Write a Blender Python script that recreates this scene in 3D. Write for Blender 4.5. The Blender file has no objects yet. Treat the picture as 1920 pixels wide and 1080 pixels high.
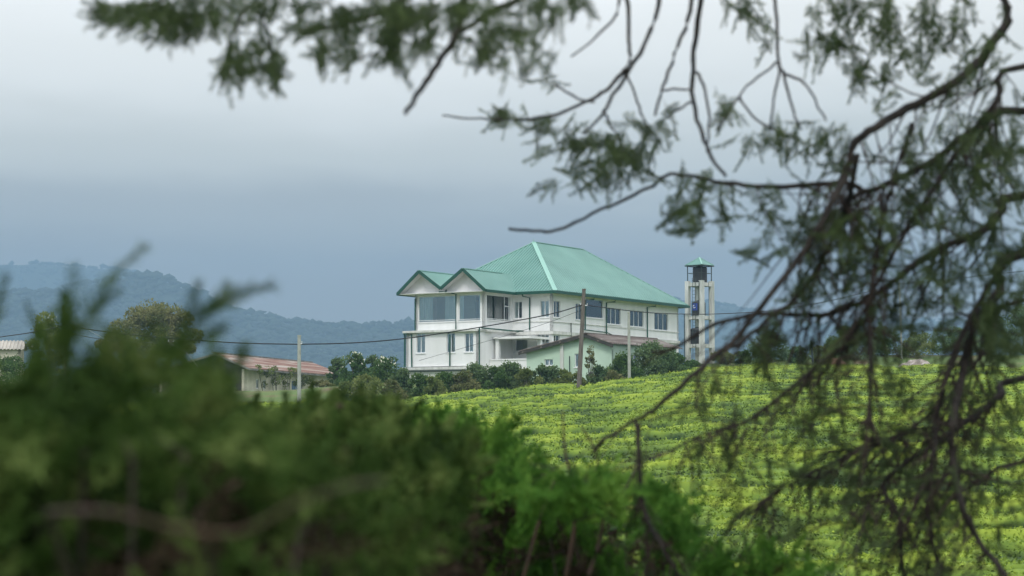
import bpy, math, random
import numpy as np
from mathutils import Vector, Matrix
R = math.radians
sc = bpy.context.scene
random.seed(7); rng = np.random.default_rng(11)
col = bpy.data.collections.new('place'); sc.collection.children.link(col)

# ------------------------------------------------------------ camera
CZ = 5.0
F = 3733.33; PITCH = math.atan(260/F)
cam = bpy.data.cameras.new('camera'); camo = bpy.data.objects.new('camera', cam); col.objects.link(camo)
camo.location = (0, 0, CZ); camo.rotation_euler = (R(90)+PITCH, 0, 0)
cam.lens = 70; cam.sensor_width = 36; cam.clip_start = 0.05; cam.clip_end = 30000
cam.dof.use_dof = True; cam.dof.focus_distance = 152; cam.dof.aperture_fstop = 4.6; cam.dof.aperture_blades = 0
sc.camera = camo

# ------------------------------------------------------------ world and sun
sc.view_settings.view_transform = 'Standard'; sc.view_settings.look = 'None'
sc.view_settings.gamma = 1; sc.view_settings.exposure = 0.57
w = bpy.data.worlds.new('World'); sc.world = w; w.use_nodes = True
nt = w.node_tree; nt.nodes.clear()
def N(t, **k):
    n = nt.nodes.new(t)
    for a, b in k.items(): setattr(n, a, b)
    return n
SUN_EL, SUN_AZ = R(50), R(188)           # azimuth clockwise from +Y
out = N('ShaderNodeOutputWorld'); bg = N('ShaderNodeBackground')
tc = N('ShaderNodeTexCoord'); sep = N('ShaderNodeSeparateXYZ')
nt.links.new(tc.outputs['Generated'], sep.inputs[0])
mp = N('ShaderNodeMapping'); mp.inputs['Scale'].default_value = (3.0, 3.0, 13.0)
nt.links.new(tc.outputs['Generated'], mp.inputs[0])
nz = N('ShaderNodeTexNoise'); nz.inputs['Scale'].default_value = 1.6; nz.inputs['Detail'].default_value = 4; nz.inputs['Roughness'].default_value = .5
nt.links.new(mp.outputs[0], nz.inputs['Vector'])
m1 = N('ShaderNodeMath', operation='MULTIPLY_ADD'); m1.inputs[1].default_value = .085; m1.inputs[2].default_value = -.0425
nt.links.new(nz.outputs['Fac'], m1.inputs[0])
m2 = N('ShaderNodeMath', operation='ADD'); nt.links.new(sep.outputs[2], m2.inputs[0]); nt.links.new(m1.outputs[0], m2.inputs[1])
m2b = N('ShaderNodeMath', operation='MULTIPLY_ADD'); m2b.inputs[1].default_value = -.035
nt.links.new(sep.outputs[0], m2b.inputs[0]); nt.links.new(m2.outputs[0], m2b.inputs[2])
mn = N('ShaderNodeMath', operation='MINIMUM'); mn.inputs[1].default_value = 0; nt.links.new(sep.outputs[1], mn.inputs[0])
m2c = N('ShaderNodeMath', operation='MULTIPLY_ADD'); m2c.inputs[1].default_value = -.20; nt.links.new(mn.outputs[0], m2c.inputs[0]); nt.links.new(m2b.outputs[0], m2c.inputs[2])
rp = N('ShaderNodeValToRGB'); rp.color_ramp.interpolation = 'EASE'
SKY = [(0.0, (.40,.34,.29)), (.08, (.41,.35,.30)), (.105, (.52,.47,.40)), (.135, (.75,.71,.61)), (.19, (.98,.94,.86)), (.24, (1.10,1.07,1.02)), (.45, (1.04,1.07,1.11)), (1.0, (1.04,1.07,1.11))]
cr = rp.color_ramp
while len(cr.elements) < len(SKY): cr.elements.new(.5)
for e, (p, c) in zip(cr.elements, SKY): e.position = p; e.color = (*c, 1)
nt.links.new(m2c.outputs[0], rp.inputs[0])
sky = N('ShaderNodeTexSky', sky_type='NISHITA'); sky.sun_disc = False
sky.sun_elevation = SUN_EL; sky.sun_rotation = SUN_AZ
mixs = N('ShaderNodeVectorMath', operation='MULTIPLY_ADD'); mixs.inputs[1].default_value = (.006,)*3
nt.links.new(sky.outputs[0], mixs.inputs[0]); nt.links.new(rp.outputs[0], mixs.inputs[2])
nt.links.new(mixs.outputs[0], bg.inputs[0]); bg.inputs[1].default_value = 1.0
nt.links.new(bg.outputs[0], out.inputs[0])
sl = bpy.data.lights.new('sun', 'SUN'); sl.energy = 1.3; sl.angle = R(14); sl.color = (1, .975, .94)
so = bpy.data.objects.new('sun', sl); col.objects.link(so)
sdir = Vector((math.sin(SUN_AZ)*math.cos(SUN_EL), math.cos(SUN_AZ)*math.cos(SUN_EL), math.sin(SUN_EL)))
so.rotation_euler = sdir.to_track_quat('Z', 'Y').to_euler()
sc.render.engine = 'CYCLES'
cy = sc.cycles
cy.use_denoising = True; cy.max_bounces = 7; cy.diffuse_bounces = 3; cy.glossy_bounces = 3
cy.transparent_max_bounces = 12; cy.volume_bounces = 1; cy.sample_clamp_indirect = 4; cy.caustics_reflective = False; cy.caustics_refractive = False

# ------------------------------------------------------------ helpers
def pt(px, py, Y):
    up = (540-py)/F; d = (((px-960)/F), math.cos(PITCH)-up*math.sin(PITCH), math.sin(PITCH)+up*math.cos(PITCH))
    k = Y/d[1]
    return Vector((d[0]*k, Y, CZ+d[2]*k))
def tag(o, label=None, cat=None, group=None, kind=None):
    if label: o['label'] = label
    if cat: o['category'] = cat
    if group: o['group'] = group
    if kind: o['kind'] = kind
    return o
def empty(name, loc, rz=0, **k):
    o = bpy.data.objects.new(name, None); col.objects.link(o); o.location = loc; o.rotation_euler = (0, 0, rz)
    o.empty_display_size = .3
    return tag(o, **k)
def link(name, me, mat, parent=None, smooth=False):
    if mat is not None and not me.materials:
        for m in (mat if isinstance(mat, (list, tuple)) else [mat]): me.materials.append(m)
    if smooth: me.polygons.foreach_set('use_smooth', [True]*len(me.polygons))
    o = bpy.data.objects.new(name, me); col.objects.link(o)
    if parent: o.parent = parent
    return o
def npmesh(name, V, Fq, mat, parent=None, smooth=False, attr=None, origin=None):
    V = np.asarray(V, dtype=np.float32).reshape(-1, 3); Fq = np.asarray(Fq, dtype=np.int32)
    if origin is not None: V = V-np.array(origin, dtype=np.float32)
    me = bpy.data.meshes.new(name); k = Fq.shape[1]
    me.vertices.add(len(V)); me.vertices.foreach_set('co', V.ravel())
    me.loops.add(Fq.size); me.loops.foreach_set('vertex_index', Fq.ravel())
    me.polygons.add(len(Fq)); me.polygons.foreach_set('loop_start', np.arange(0, Fq.size, k, dtype=np.int32))
    me.update(calc_edges=True)
    if attr:
        for an, av in attr.items():
            a = me.attributes.new(an, 'FLOAT', 'POINT'); a.data.foreach_set('value', np.asarray(av, dtype=np.float32))
    return link(name, me, mat, parent, smooth)

class MB:
    def __init__(s): s.v = []; s.f = []
    def face(s, *p):
        i = len(s.v); s.v += [tuple(q) for q in p]; s.f.append(tuple(range(i, i+len(p)))); return s
    def box(s, x0, x1, y0, y1, z0, z1):
        i = len(s.v)
        s.v += [(x, y, z) for z in (z0, z1) for x, y in ((x0, y0), (x1, y0), (x1, y1), (x0, y1))]
        s.f += [(i, i+3, i+2, i+1), (i+4, i+5, i+6, i+7)] + [(i+a, i+(a+1) % 4, i+4+(a+1) % 4, i+4+a) for a in range(4)]
        return s
    def tube(s, pts, r, n=8, cap=True):
        pts = [Vector(p) for p in pts]; rs = r if isinstance(r, (list, tuple)) else [r]*len(pts)
        up = Vector((0, 0, 1)); rings = []
        for k, p in enumerate(pts):
            a = pts[max(0, k-1)]; b = pts[min(len(pts)-1, k+1)]; d = (b-a).normalized()
            x = d.cross(up if abs(d.z) < .95 else Vector((1, 0, 0))).normalized(); y = d.cross(x)
            i = len(s.v); rings.append(i)
            for q in range(n):
                t = 2*math.pi*q/n; s.v.append(tuple(p+(x*math.cos(t)+y*math.sin(t))*rs[k]))
        for a, b in zip(rings, rings[1:]):
            for q in range(n): s.f.append((a+q, a+(q+1) % n, b+(q+1) % n, b+q))
        if cap: s.f.append(tuple(range(rings[0], rings[0]+n))[::-1]); s.f.append(tuple(range(rings[-1], rings[-1]+n)))
        return s
    def beam(s, a, b, w, h):            # rectangular bar between two points, h vertical
        a = Vector(a); b = Vector(b); d = (b-a).normalized(); x = d.cross(Vector((0, 0, 1)))
        x = (x.normalized() if x.length > 1e-5 else Vector((1, 0, 0)))*w/2; y = x.normalized().cross(d)*h/2
        i = len(s.v)
        for p in (a, b): s.v += [tuple(p+x+y), tuple(p-x+y), tuple(p-x-y), tuple(p+x-y)]
        s.f += [(i, i+1, i+2, i+3), (i+7, i+6, i+5, i+4)]+[(i+q, i+4+q, i+4+(q+1) % 4, i+(q+1) % 4) for q in range(4)]
        return s
    def build(s, name, mat, parent=None, smooth=False):
        me = bpy.data.meshes.new(name); me.from_pydata(s.v, [], s.f); me.update()
        return link(name, me, mat, parent, smooth)

def material(name, base, rough=.7, var=None, scale=2., bump=0., bscale=20., metallic=0., transl=0., detail=4, coord='Object', stretch=None, spec=.4, var2=None):
    m = bpy.data.materials.new(name); m.use_nodes = True; t = m.node_tree; b = t.nodes['Principled BSDF']
    if transl and 'curtain' not in name: rough = .75; spec = .12
    b.inputs['Roughness'].default_value = rough; b.inputs['Metallic'].default_value = metallic
    b.inputs['Specular IOR Level'].default_value = spec
    b.inputs['Base Color'].default_value = (*base, 1)
    co = t.nodes.new('ShaderNodeTexCoord'); src = co.outputs[coord]
    if stretch:
        mpn = t.nodes.new('ShaderNodeMapping'); mpn.inputs['Scale'].default_value = stretch
        t.links.new(src, mpn.inputs[0]); src = mpn.outputs[0]
    colsock = None
    if var:
        n = t.nodes.new('ShaderNodeTexNoise'); n.inputs['Scale'].default_value = scale; n.inputs['Detail'].default_value = detail
        t.links.new(src, n.inputs['Vector'])
        r = t.nodes.new('ShaderNodeValToRGB'); r.color_ramp.elements[0].position = .32; r.color_ramp.elements[1].position = .68
        r.color_ramp.elements[0].color = (*base, 1); r.color_ramp.elements[1].color = (*var, 1)
        if var2:
            e = r.color_ramp.elements.new(.5); e.color = (*var2, 1)
        t.links.new(n.outputs['Fac'], r.inputs[0]); t.links.new(r.outputs[0], b.inputs['Base Color']); colsock = r.outputs[0]
    if bump:
        n2 = t.nodes.new('ShaderNodeTexNoise'); n2.inputs['Scale'].default_value = bscale; n2.inputs['Detail'].default_value = 5
        t.links.new(src, n2.inputs['Vector'])
        bp = t.nodes.new('ShaderNodeBump'); bp.inputs['Strength'].default_value = bump; bp.inputs['Distance'].default_value = .05
        t.links.new(n2.outputs['Fac'], bp.inputs['Height']); t.links.new(bp.outputs[0], b.inputs['Normal'])
    if transl:
        tr = t.nodes.new('ShaderNodeBsdfTranslucent'); tr.inputs[0].default_value = (*[min(1, c*1.6) for c in base], 1)
        if colsock: t.links.new(colsock, tr.inputs[0])
        mx = t.nodes.new('ShaderNodeMixShader'); mx.inputs[0].default_value = transl
        o = t.nodes['Material Output']; t.links.new(b.outputs[0], mx.inputs[1]); t.links.new(tr.outputs[0], mx.inputs[2]); t.links.new(mx.outputs[0], o.inputs[0])
    return m

M = {}
M['white'] = material('white_paint', (.85,.85,.84), .75, (.765,.77,.75), .9, .15, 30, stretch=(1.6,1.6,.25), detail=8)
M['white_dirty'] = material('weathered_white', (.74,.74,.70), .8, (.52,.53,.48), 1.2, .2, 20, stretch=(2,2,.4))
M['gable'] = material('gable_board', (.74,.73,.73), .7, (.70,.69,.69), .6)
M['roofgreen'] = material('green_roof_sheet', (.118,.262,.222), .5, (.16,.325,.28), .35, metallic=0., spec=.5)
M['hipcap'] = material('pale_green_capping', (.25,.47,.39), .5, (.28,.50,.42), 1)
M['gutter'] = material('dark_green_gutter', (.010,.068,.046), .45, (.014,.085,.06), 2)
M['frame'] = material('white_aluminium', (.78,.80,.80), .4)
M['curtain'] = material('pale_blue_curtain', (.66,.84,.90), .9, (.80,.92,.95), 3.5, transl=.12, stretch=(3,3,.05))
M['sheer'] = material('white_sheer_curtain', (.85,.88,.88), .9, (.7,.76,.78), 5, transl=.12, stretch=(4,4,.05))
M['interior'] = material('interior_plaster', (.58,.60,.59), .9)
M['concrete'] = material('concrete_pole', (.42,.43,.38), .85, (.30,.32,.27), 3, .3, 30)
M['towerc'] = material('tower_concrete', (.66,.66,.62), .85, (.42,.44,.40), 1.4, .2, 20, stretch=(2,2,.5))
M['wood'] = material('weathered_wood', (.19,.165,.14), .85, (.10,.085,.07), 6, .4, 30, stretch=(3,3,.3))
M['black'] = material('black_plastic', (.018,.019,.021), .45, (.03,.03,.032), 2)
M['blue'] = material('blue_label', (.03,.07,.35), .5)
M['metal_dark'] = material('dark_steel', (.03,.045,.04), .5)
M['cable'] = material('cable_black', (.02,.02,.022), .6)
M['wire'] = material('pale_wire', (.5,.52,.52), .5)
M['mint'] = material('mint_wall_paint', (.54,.68,.55), .85, (.47,.61,.48), .8, .2, 20)
M['rust'] = material('rusty_sheet', (.10,.075,.062), .85, (.27,.245,.22), .8, .3, 14, stretch=(.5,3.5,1), var2=(.16,.13,.115))
M['redroof'] = material('red_oxide_sheet', (.17,.080,.058), .8, (.44,.39,.34), 1.0, .2, 10, stretch=(.16,2.6,.2), var2=(.27,.16,.125))
M['fibre'] = material('fibre_cement', (.28,.27,.25), .9, (.13,.13,.12), 1.5, .2, 10)
M['cream'] = material('cream_wall', (.66,.62,.50), .9, (.46,.43,.33), 1.2, .2, 10)
M['darkwood'] = material('dark_gable_wood', (.035,.035,.032), .9, (.07,.065,.055), 3)
M['soil'] = material('red_soil', (.20,.095,.06), .95, (.32,.19,.14), 1.5, .5, 8)
M['stone'] = material('rubble_stone', (.22,.17,.14), .95, (.42,.38,.34), 2, .4, 8)
M['bark'] = material('cypress_bark', (.012,.009,.008), .9, (.034,.027,.022), 25, .5, 90)
M['bark2'] = material('reddish_twig_bark', (.055,.038,.030), .9, (.022,.016,.013), 12, .4, 90)
M['bark_grey'] = material('grey_bark', (.13,.12,.10), .9, (.07,.065,.055), 4, .5, 20)
M['cyp'] = material('cypress_leaves', (.036,.060,.026), .6, (.115,.16,.062), 7, transl=.25, var2=(.066,.094,.040))
M['cyp_near'] = material('cypress_leaves_near', (.030,.060,.015), .6, (.19,.25,.075), 9, transl=.3, var2=(.062,.115,.024))
M['cyp_bright'] = material('cypress_leaves_fresh', (.045,.12,.020), .55, (.24,.40,.07), 5, transl=.35, var2=(.10,.235,.036))
M['leaf_a'] = material('leaf_mid_green', (.095,.165,.055), .6, (.20,.28,.10), .9, transl=.25, var2=(.06,.12,.03))
M['leaf_b'] = material('leaf_dark_green', (.07,.125,.05), .6, (.155,.22,.09), .9, transl=.2)
M['leaf_c'] = material('leaf_yellow_green', (.11,.155,.04), .6, (.24,.27,.09), .8, transl=.3)
M['leaf_d'] = material('leaf_olive', (.10,.125,.04), .6, (.26,.25,.11), .7, transl=.25)
M['flower'] = material('cream_blossom', (.75,.74,.58), .8)
M['forest'] = material('forest_canopy', (.012,.022,.014), .9, (.028,.045,.024), .02, detail=8)
M['vine'] = M['leaf_c']
M['bark_red'] = material('reddish_branch_bark', (.075,.043,.030), .9, (.042,.026,.019), 14)
M['dry'] = material('dry_inner_twigs', (.026,.018,.012), .9, (.055,.038,.024), 12, transl=.02)

def glass_mat():
    m = bpy.data.materials.new('window_glass'); m.use_nodes = True; t = m.node_tree; t.nodes.clear()
    o = t.nodes.new('ShaderNodeOutputMaterial'); g = t.nodes.new('ShaderNodeBsdfGlossy'); tr = t.nodes.new('ShaderNodeBsdfTransparent'); mx = t.nodes.new('ShaderNodeMixShader')
    g.inputs['Roughness'].default_value = .03; g.inputs['Color'].default_value = (.85,.92,.93,1); tr.inputs[0].default_value = (.93,.97,.96,1)
    fr = t.nodes.new('ShaderNodeFresnel'); fr.inputs[0].default_value = 1.5
    ad = t.nodes.new('ShaderNodeMath'); ad.operation = 'MULTIPLY_ADD'; ad.inputs[1].default_value = 1.3; ad.inputs[2].default_value = .11
    t.links.new(fr.outputs[0], ad.inputs[0]); t.links.new(ad.outputs[0], mx.inputs[0])
    t.links.new(tr.outputs[0], mx.inputs[1]); t.links.new(g.outputs[0], mx.inputs[2]); t.links.new(mx.outputs[0], o.inputs[0])
    return m
M['glass'] = glass_mat()

# numpy value noise
def _h(ix, iy, s):
    n = (ix.astype(np.int64)*374761393+iy.astype(np.int64)*668265263+s*974711) & 0x7fffffff
    n = ((n ^ (n >> 13))*1274126177) & 0x7fffffff
    return ((n ^ (n >> 16)) & 0xffff)/65535.
def vn(x, y, s=0):
    ix = np.floor(x); iy = np.floor(y); fx = x-ix; fy = y-iy; fx = fx*fx*(3-2*fx); fy = fy*fy*(3-2*fy)
    a = _h(ix, iy, s); b = _h(ix+1, iy, s); c = _h(ix, iy+1, s); d = _h(ix+1, iy+1, s)
    return (a+(b-a)*fx)*(1-fy)+(c+(d-c)*fx)*fy
def fbm(x, y, o=4, s=0):
    r = 0; a = .5
    for k in range(o): r = r+a*vn(x*2**k, y*2**k, s+k*17); a *= .5
    return r
def sstep(a, b, x):
    t = np.clip((x-a)/(b-a), 0, 1); return t*t*(3-2*t)

# ------------------------------------------------------------ terrain
YC_T = [(-2000,118), (560,120), (760,124), (1000,127), (1200,130), (1300,140), (1400,148), (1920,150), (4000,150)]
YP_T = [(-2000,752), (560,750), (760,744), (860,730), (1000,719), (1100,715), (1200,703), (1300,686), (1400,681), (1920,681), (4000,690)]
ZB_T = [(-2000,2.2), (0,2.2), (560,2.5), (760,3.2), (1000,3.5), (1250,3.8), (1310,4.9), (1400,5.4), (1600,5.9), (1920,6.0), (4000,6.0)]
def itp(T, x): return np.interp(x, [a for a, _ in T], [b for _, b in T])
A0 = -4.6
def canopy(X, Y):
    px = 960+3742*X/np.maximum(Y, 5); px = np.clip(px, -2000, 4000)
    yc = itp(YC_T, px); zc = (800-itp(YP_T, px))/3742*yc
    z = A0+(zc-A0)*Y/yc + .35*(fbm(X*.06+3, Y*.05, 2, 5)-.4)*np.clip(Y/60, 0, 1)*sstep(0, 25, yc-Y)
    return z+CZ, yc, zc, px
def soil(X, Y):
    X = np.asarray(X, float); Y = np.asarray(Y, float)
    zcan, yc, zc, px = canopy(X, Y)
    z1 = zcan-.8
    near = sstep(30, 8, Y); z1 = z1*(1-near)+(CZ-1.7-.012*Y)*near
    zb = itp(ZB_T, px); k = sstep(3, 17, Y-yc)
    z2 = (CZ+zc-.8)*(1-k)+(CZ+zb)*k + .25*(fbm(X*.3, Y*.3, 3, 9)-.45)*k
    z = np.where(Y < yc, z1, z2)
    r = np.hypot(X, Y)
    f = sstep(230, 900, r); z = z*(1-f)+(-30.)*f
    return z
def gz(x, y): return float(soil(np.array([x]), np.array([y]))[0])

def polar(name, rad, ang, zf, mat, wrap=False, **k):
    A, Rr = np.meshgrid(ang, rad); X = np.sin(A)*Rr; Y = np.cos(A)*Rr; Z = zf(X, Y)
    V = np.stack([X, Y, Z], -1).reshape(-1, 3); nr, na = len(rad), len(ang)
    i = (np.arange(nr-1)[:, None]*na+np.arange(na-1)[None]).ravel()
    Fq = np.stack([i, i+1, i+na+1, i+na], -1)[:, ::-1]
    return V, Fq

gm = material('ground_grass_soil', (.075,.12,.028), .95, (.14,.105,.055), .35, .5, 6, var2=(.10,.155,.035))
rad = np.concatenate([[0.01], np.linspace(2, 200, 260), np.geomspace(202, 5000, 40)])
fine = np.linspace(R(-22), R(22), 240); rest = np.linspace(R(22), R(338), 60)[1:]
V, Fq = polar('ground', rad, np.concatenate([fine, rest]), lambda X, Y: soil(X, np.where(Y < 5, np.where(Y < -5, 5, Y), Y)), gm)
g = npmesh('ground', V, Fq, gm, smooth=True); tag(g, kind='structure')

# tea canopy
def tea_h(X, Y, full=False):
    z, yc, zc, px = canopy(X, Y)
    wob = 2.4*fbm(X*.06, Y*.05, 3, 21)+.5*fbm(X*.5, Y*.5, 2, 33)
    row = (Y+wob*1.8+X*.10)/1.15; rid = np.floor(row); fr = np.abs(row-rid-.5)*2
    pres = vn(X*.17+rid*3.7, rid*.9, 44)*.7+vn(X*.9+rid*5.1, rid*1.7, 45)*.3
    groove = sstep(.42, .82, fr)*sstep(.20, .42, pres)
    big = (Y+wob*3-X*.05)/9.; bid = np.floor(big); fb = np.abs(big-bid-.5)*2
    path = sstep(.80, .93, fb)*sstep(.40, .52, vn(X*.14+bid*7.1, bid*1.3, 55))
    across = sstep(.62, .70, vn(X*1.0+rid*2.3, rid*3.1, 77))*.45
    gap = sstep(.72, .80, fbm(X*.35, Y*.8, 3, 66)/.9)*.6
    dep = np.clip(groove*.75+path*1.1+across*.6+gap, 0, 1)
    lump = .42*(fbm(X*.42, Y*.85, 3, 88)-.43)+.09*(vn(X*4.5, Y*4.5, 99)-.5)
    edge = sstep(0, 1.2, yc-Y)
    h = (1-dep)*edge
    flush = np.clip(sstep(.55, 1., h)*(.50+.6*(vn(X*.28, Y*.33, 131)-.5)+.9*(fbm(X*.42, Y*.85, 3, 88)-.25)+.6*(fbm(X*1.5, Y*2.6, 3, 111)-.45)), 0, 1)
    if full: return z-.95+.85*h+lump*(.4+.6*h), h, yc, flush
    return z-.95+.85*h+lump*(.4+.6*h), h, yc
rad = np.concatenate([np.arange(24, 60, .11), np.arange(60, 151, .16)])
ang = np.linspace(R(-19), R(19), 760)
A, Rr = np.meshgrid(ang, rad); X = np.sin(A)*Rr; Y = np.cos(A)*Rr
Z, H, YC, FL = tea_h(X, Y, True)
V = np.stack([X, Y, Z], -1).reshape(-1, 3); na = len(ang); nr = len(rad)
i = (np.arange(nr-1)[:, None]*na+np.arange(na-1)[None]).ravel()
keep = (Y < YC)[:-1, :-1].ravel() & (Y < YC)[1:, 1:].ravel()
Fq = np.stack([i+na, i+na+1, i+1, i], -1)[keep]
def tea_mat(name):
    m = material(name, (.05,.10,.02), .55, transl=.12); t = m.node_tree; b = t.nodes['Principled BSDF']
    at = t.nodes.new('ShaderNodeAttribute'); at.attribute_name = 'flush'
    co = t.nodes.new('ShaderNodeTexCoord')
    n = t.nodes.new('ShaderNodeTexNoise'); n.inputs['Scale'].default_value = .5; n.inputs['Detail'].default_value = 9; n.inputs['Roughness'].default_value = .65
    t.links.new(co.outputs['Object'], n.inputs['Vector'])
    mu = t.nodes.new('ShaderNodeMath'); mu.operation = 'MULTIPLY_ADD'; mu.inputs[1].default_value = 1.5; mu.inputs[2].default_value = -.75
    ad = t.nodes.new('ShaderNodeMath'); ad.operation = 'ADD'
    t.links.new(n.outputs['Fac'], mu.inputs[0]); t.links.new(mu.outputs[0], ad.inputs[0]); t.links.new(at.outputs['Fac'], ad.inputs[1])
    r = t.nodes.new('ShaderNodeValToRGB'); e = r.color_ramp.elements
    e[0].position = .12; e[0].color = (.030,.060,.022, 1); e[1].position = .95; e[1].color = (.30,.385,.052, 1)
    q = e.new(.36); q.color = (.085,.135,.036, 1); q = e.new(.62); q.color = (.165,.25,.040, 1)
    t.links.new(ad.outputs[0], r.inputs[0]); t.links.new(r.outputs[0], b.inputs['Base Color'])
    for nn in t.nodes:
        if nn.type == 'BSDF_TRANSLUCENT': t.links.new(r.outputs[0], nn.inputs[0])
    return m
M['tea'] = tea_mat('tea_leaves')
# tea leaves scattered over the canopy
def scatter_tea(n, r0, r1, s0, s1):
    rr = np.sqrt(rng.uniform(r0*r0, r1*r1, n)); aa = rng.uniform(R(-18), R(18), n)
    x = np.sin(aa)*rr; y = np.cos(aa)*rr; z, h, yc, f0 = tea_h(x, y, True); ok = (y < yc-.2) & (h > .12)
    x, y, z, h, f0 = x[ok], y[ok], z[ok], h[ok], f0[ok]; n = len(x)
    s = rng.uniform(s0, s1, n)
    up = np.stack([rng.normal(0, 1.2, n), rng.normal(-.3, 1.2, n), np.ones(n)*.8], -1); up /= np.linalg.norm(up, axis=1)[:, None]
    q = rng.normal(size=(n, 3)); sd = np.cross(up, q); sd /= np.linalg.norm(sd, axis=1)[:, None]
    c = np.stack([x, y, z-.02+rng.uniform(-.04, .05, n)], -1)
    a = c; b = c+up*s[:, None]*.55+sd*s[:, None]*.36; d = c+up*s[:, None]*.55-sd*s[:, None]*.36; t = c+up*s[:, None]*1.15
    V = np.stack([a, b, t, d], 1).reshape(-1, 3)
    fl = np.clip(f0+h*rng.uniform(-.12, .26, n), 0, 1.1)
    return V, np.repeat(fl, 4)
parts = [scatter_tea(150000, 24, 50, .05, .09), scatter_tea(150000, 50, 90, .07, .12), scatter_tea(150000, 90, 150, .09, .15)]
LV = np.concatenate([p[0] for p in parts]); LA = np.concatenate([p[1] for p in parts])
fl = FL.ravel()
allV = np.concatenate([V, LV]); nf = len(V)+np.arange(len(LV)).reshape(-1, 4)
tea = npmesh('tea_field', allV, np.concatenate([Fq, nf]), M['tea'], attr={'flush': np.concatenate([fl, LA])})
tag(tea, 'yellow-green tea bushes in low clipped rows covering the whole slope', 'tea field', kind='stuff')

# ------------------------------------------------------------ hills and forest
def ridge(name, prof, Yd, depth, seed, floor=-40, trees=None, tl=None):
    pxs = np.linspace(prof[0][0], prof[-1][0], 260); tp = np.interp(pxs, [p for p, _ in prof], [q for _, q in prof])
    jj = np.linspace(0, 1, 60); V = np.zeros((60, 260, 3))
    zt = (800-tp)/3742*Yd
    for k, j in enumerate(jj):
        if j <= .7: q = j/.7; Yk = Yd-depth*(1-q); prof_z = floor+(zt-floor)*(.18*q+.82*q**1.5)
        else: q = (j-.7)/.3; Yk = Yd+depth*.5*q; prof_z = floor+(zt-floor)*(1-q**1.6)
        xk = (pxs-960)/3742*Yd
        gul = (fbm(xk/260.+seed, np.full(260, Yk/900.), 4, seed)-.47)*150*math.sin(math.pi*min(1, (min(j, .7)/.7)))
        V[k, :, 0] = xk; V[k, :, 1] = Yk; V[k, :, 2] = prof_z+gul*(0 if j > .69 else 1) + 5*(vn(xk/22, np.full(260, Yk/22), seed+3)-.5)
    i = (np.arange(59)[:, None]*260+np.arange(259)[None]).ravel()
    o = npmesh(name, V.reshape(-1, 3), np.stack([i, i+1, i+261, i+260], -1), M['forest'], smooth=True); tag(o, kind='structure')
    # crowns over the slope and along the crest: one far-off wood
    P = V[:44].reshape(-1, 3)
    lim = trees
    us = rng.uniform(0, 258.99, lim); ks = 42*(1-np.abs(rng.normal(0, .35, lim))); ks = np.clip(ks, 0, 41.9)
    ncr = lim//5; ks[:ncr] = 41.9
    a = us.astype(int); b = ks.astype(int); fu = (us-a)[:, None]; fk = (ks-b)[:, None]
    C = (V[b, a]*(1-fu)+V[b, a+1]*fu)*(1-fk)+(V[b+1, a]*(1-fu)+V[b+1, a+1]*fu)*fk
    den = fbm(C[:, 0]/90., C[:, 1]/90., 2, seed+8); C = C[(den > .40) | (ks < 41)]
    n = len(C); sz = rng.uniform(5, 10, n)*np.where(rng.random(n) < .1, 1.5, 1)
    ico = np.array([(0,0,1),(.9,0,.3),(.28,.85,.35),(-.73,.53,.25),(-.73,-.53,.35),(.28,-.85,.3),(.5,.4,-.5),(-.3,.5,-.6),(-.6,-.2,-.5),(.1,-.6,-.6)])
    fc = np.array([(0,1,2),(0,2,3),(0,3,4),(0,4,5),(0,5,1),(1,6,2),(2,7,3),(3,8,4),(4,9,5),(5,9,1),(1,9,6),(2,6,7),(3,7,8),(4,8,9)])
    W = ico[None]*(1+rng.uniform(-.35, .35, (n, 10, 1)))*np.stack([sz, sz, sz*.62], -1)[:, None]*.62 + C[:, None]+np.stack([0*sz, 0*sz, sz*.45], -1)[:, None]
    Fs = (fc[None]+10*np.arange(n)[:, None, None]).reshape(-1, 3)
    f = npmesh('forest', W.reshape(-1, 3), Fs, M['forest']); tag(f, tl, 'forest', kind='stuff')
ridge('hills', [(-900,470), (-300,480), (0,490), (60,488), (130,493), (200,497), (260,507), (330,535), (420,575), (600,620), (900,640)], 4300, 1200, 3, trees=5000, tl='pale misty woodland on the farthest ridge at the far left')
ridge('hills', [(-900,575), (-300,545), (0,540), (120,535), (200,515), (265,508), (295,513), (330,527), (370,548), (430,572), (470,585), (560,601), (620,606), (680,602), (740,598), (780,595), (900,590), (1100,600), (1300,640)], 2700, 1000, 14, trees=14000, tl='blue hazy forest on the sloping ridge between the big tree and white house')
ridge('hills', [(900,600), (1100,575), (1250,560), (1340,562), (1400,576), (1470,590), (1560,602), (1700,598), (1920,588), (2300,570), (3000,540)], 3600, 1100, 29, trees=6000, tl='misty woodland on the ridge behind the water tower')

# haze: pale air around everything; sky stays outside
hz = MB().box(-5100, 5100, -5100, 5100, -62, 430)
hm = bpy.data.materials.new('haze_air'); hm.use_nodes = True; ht = hm.node_tree; ht.nodes.clear()
ho = ht.nodes.new('ShaderNodeOutputMaterial'); hv = ht.nodes.new('ShaderNodeVolumePrincipled')
hv.inputs['Density'].default_value = 0.00040; hv.inputs['Color'].default_value = (.295,.45,.62,1); hv.inputs['Anisotropy'].default_value = 0.
ht.links.new(hv.outputs[0], ho.inputs['Volume'])
tag(hz.build('haze', hm), kind='stuff')

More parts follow.
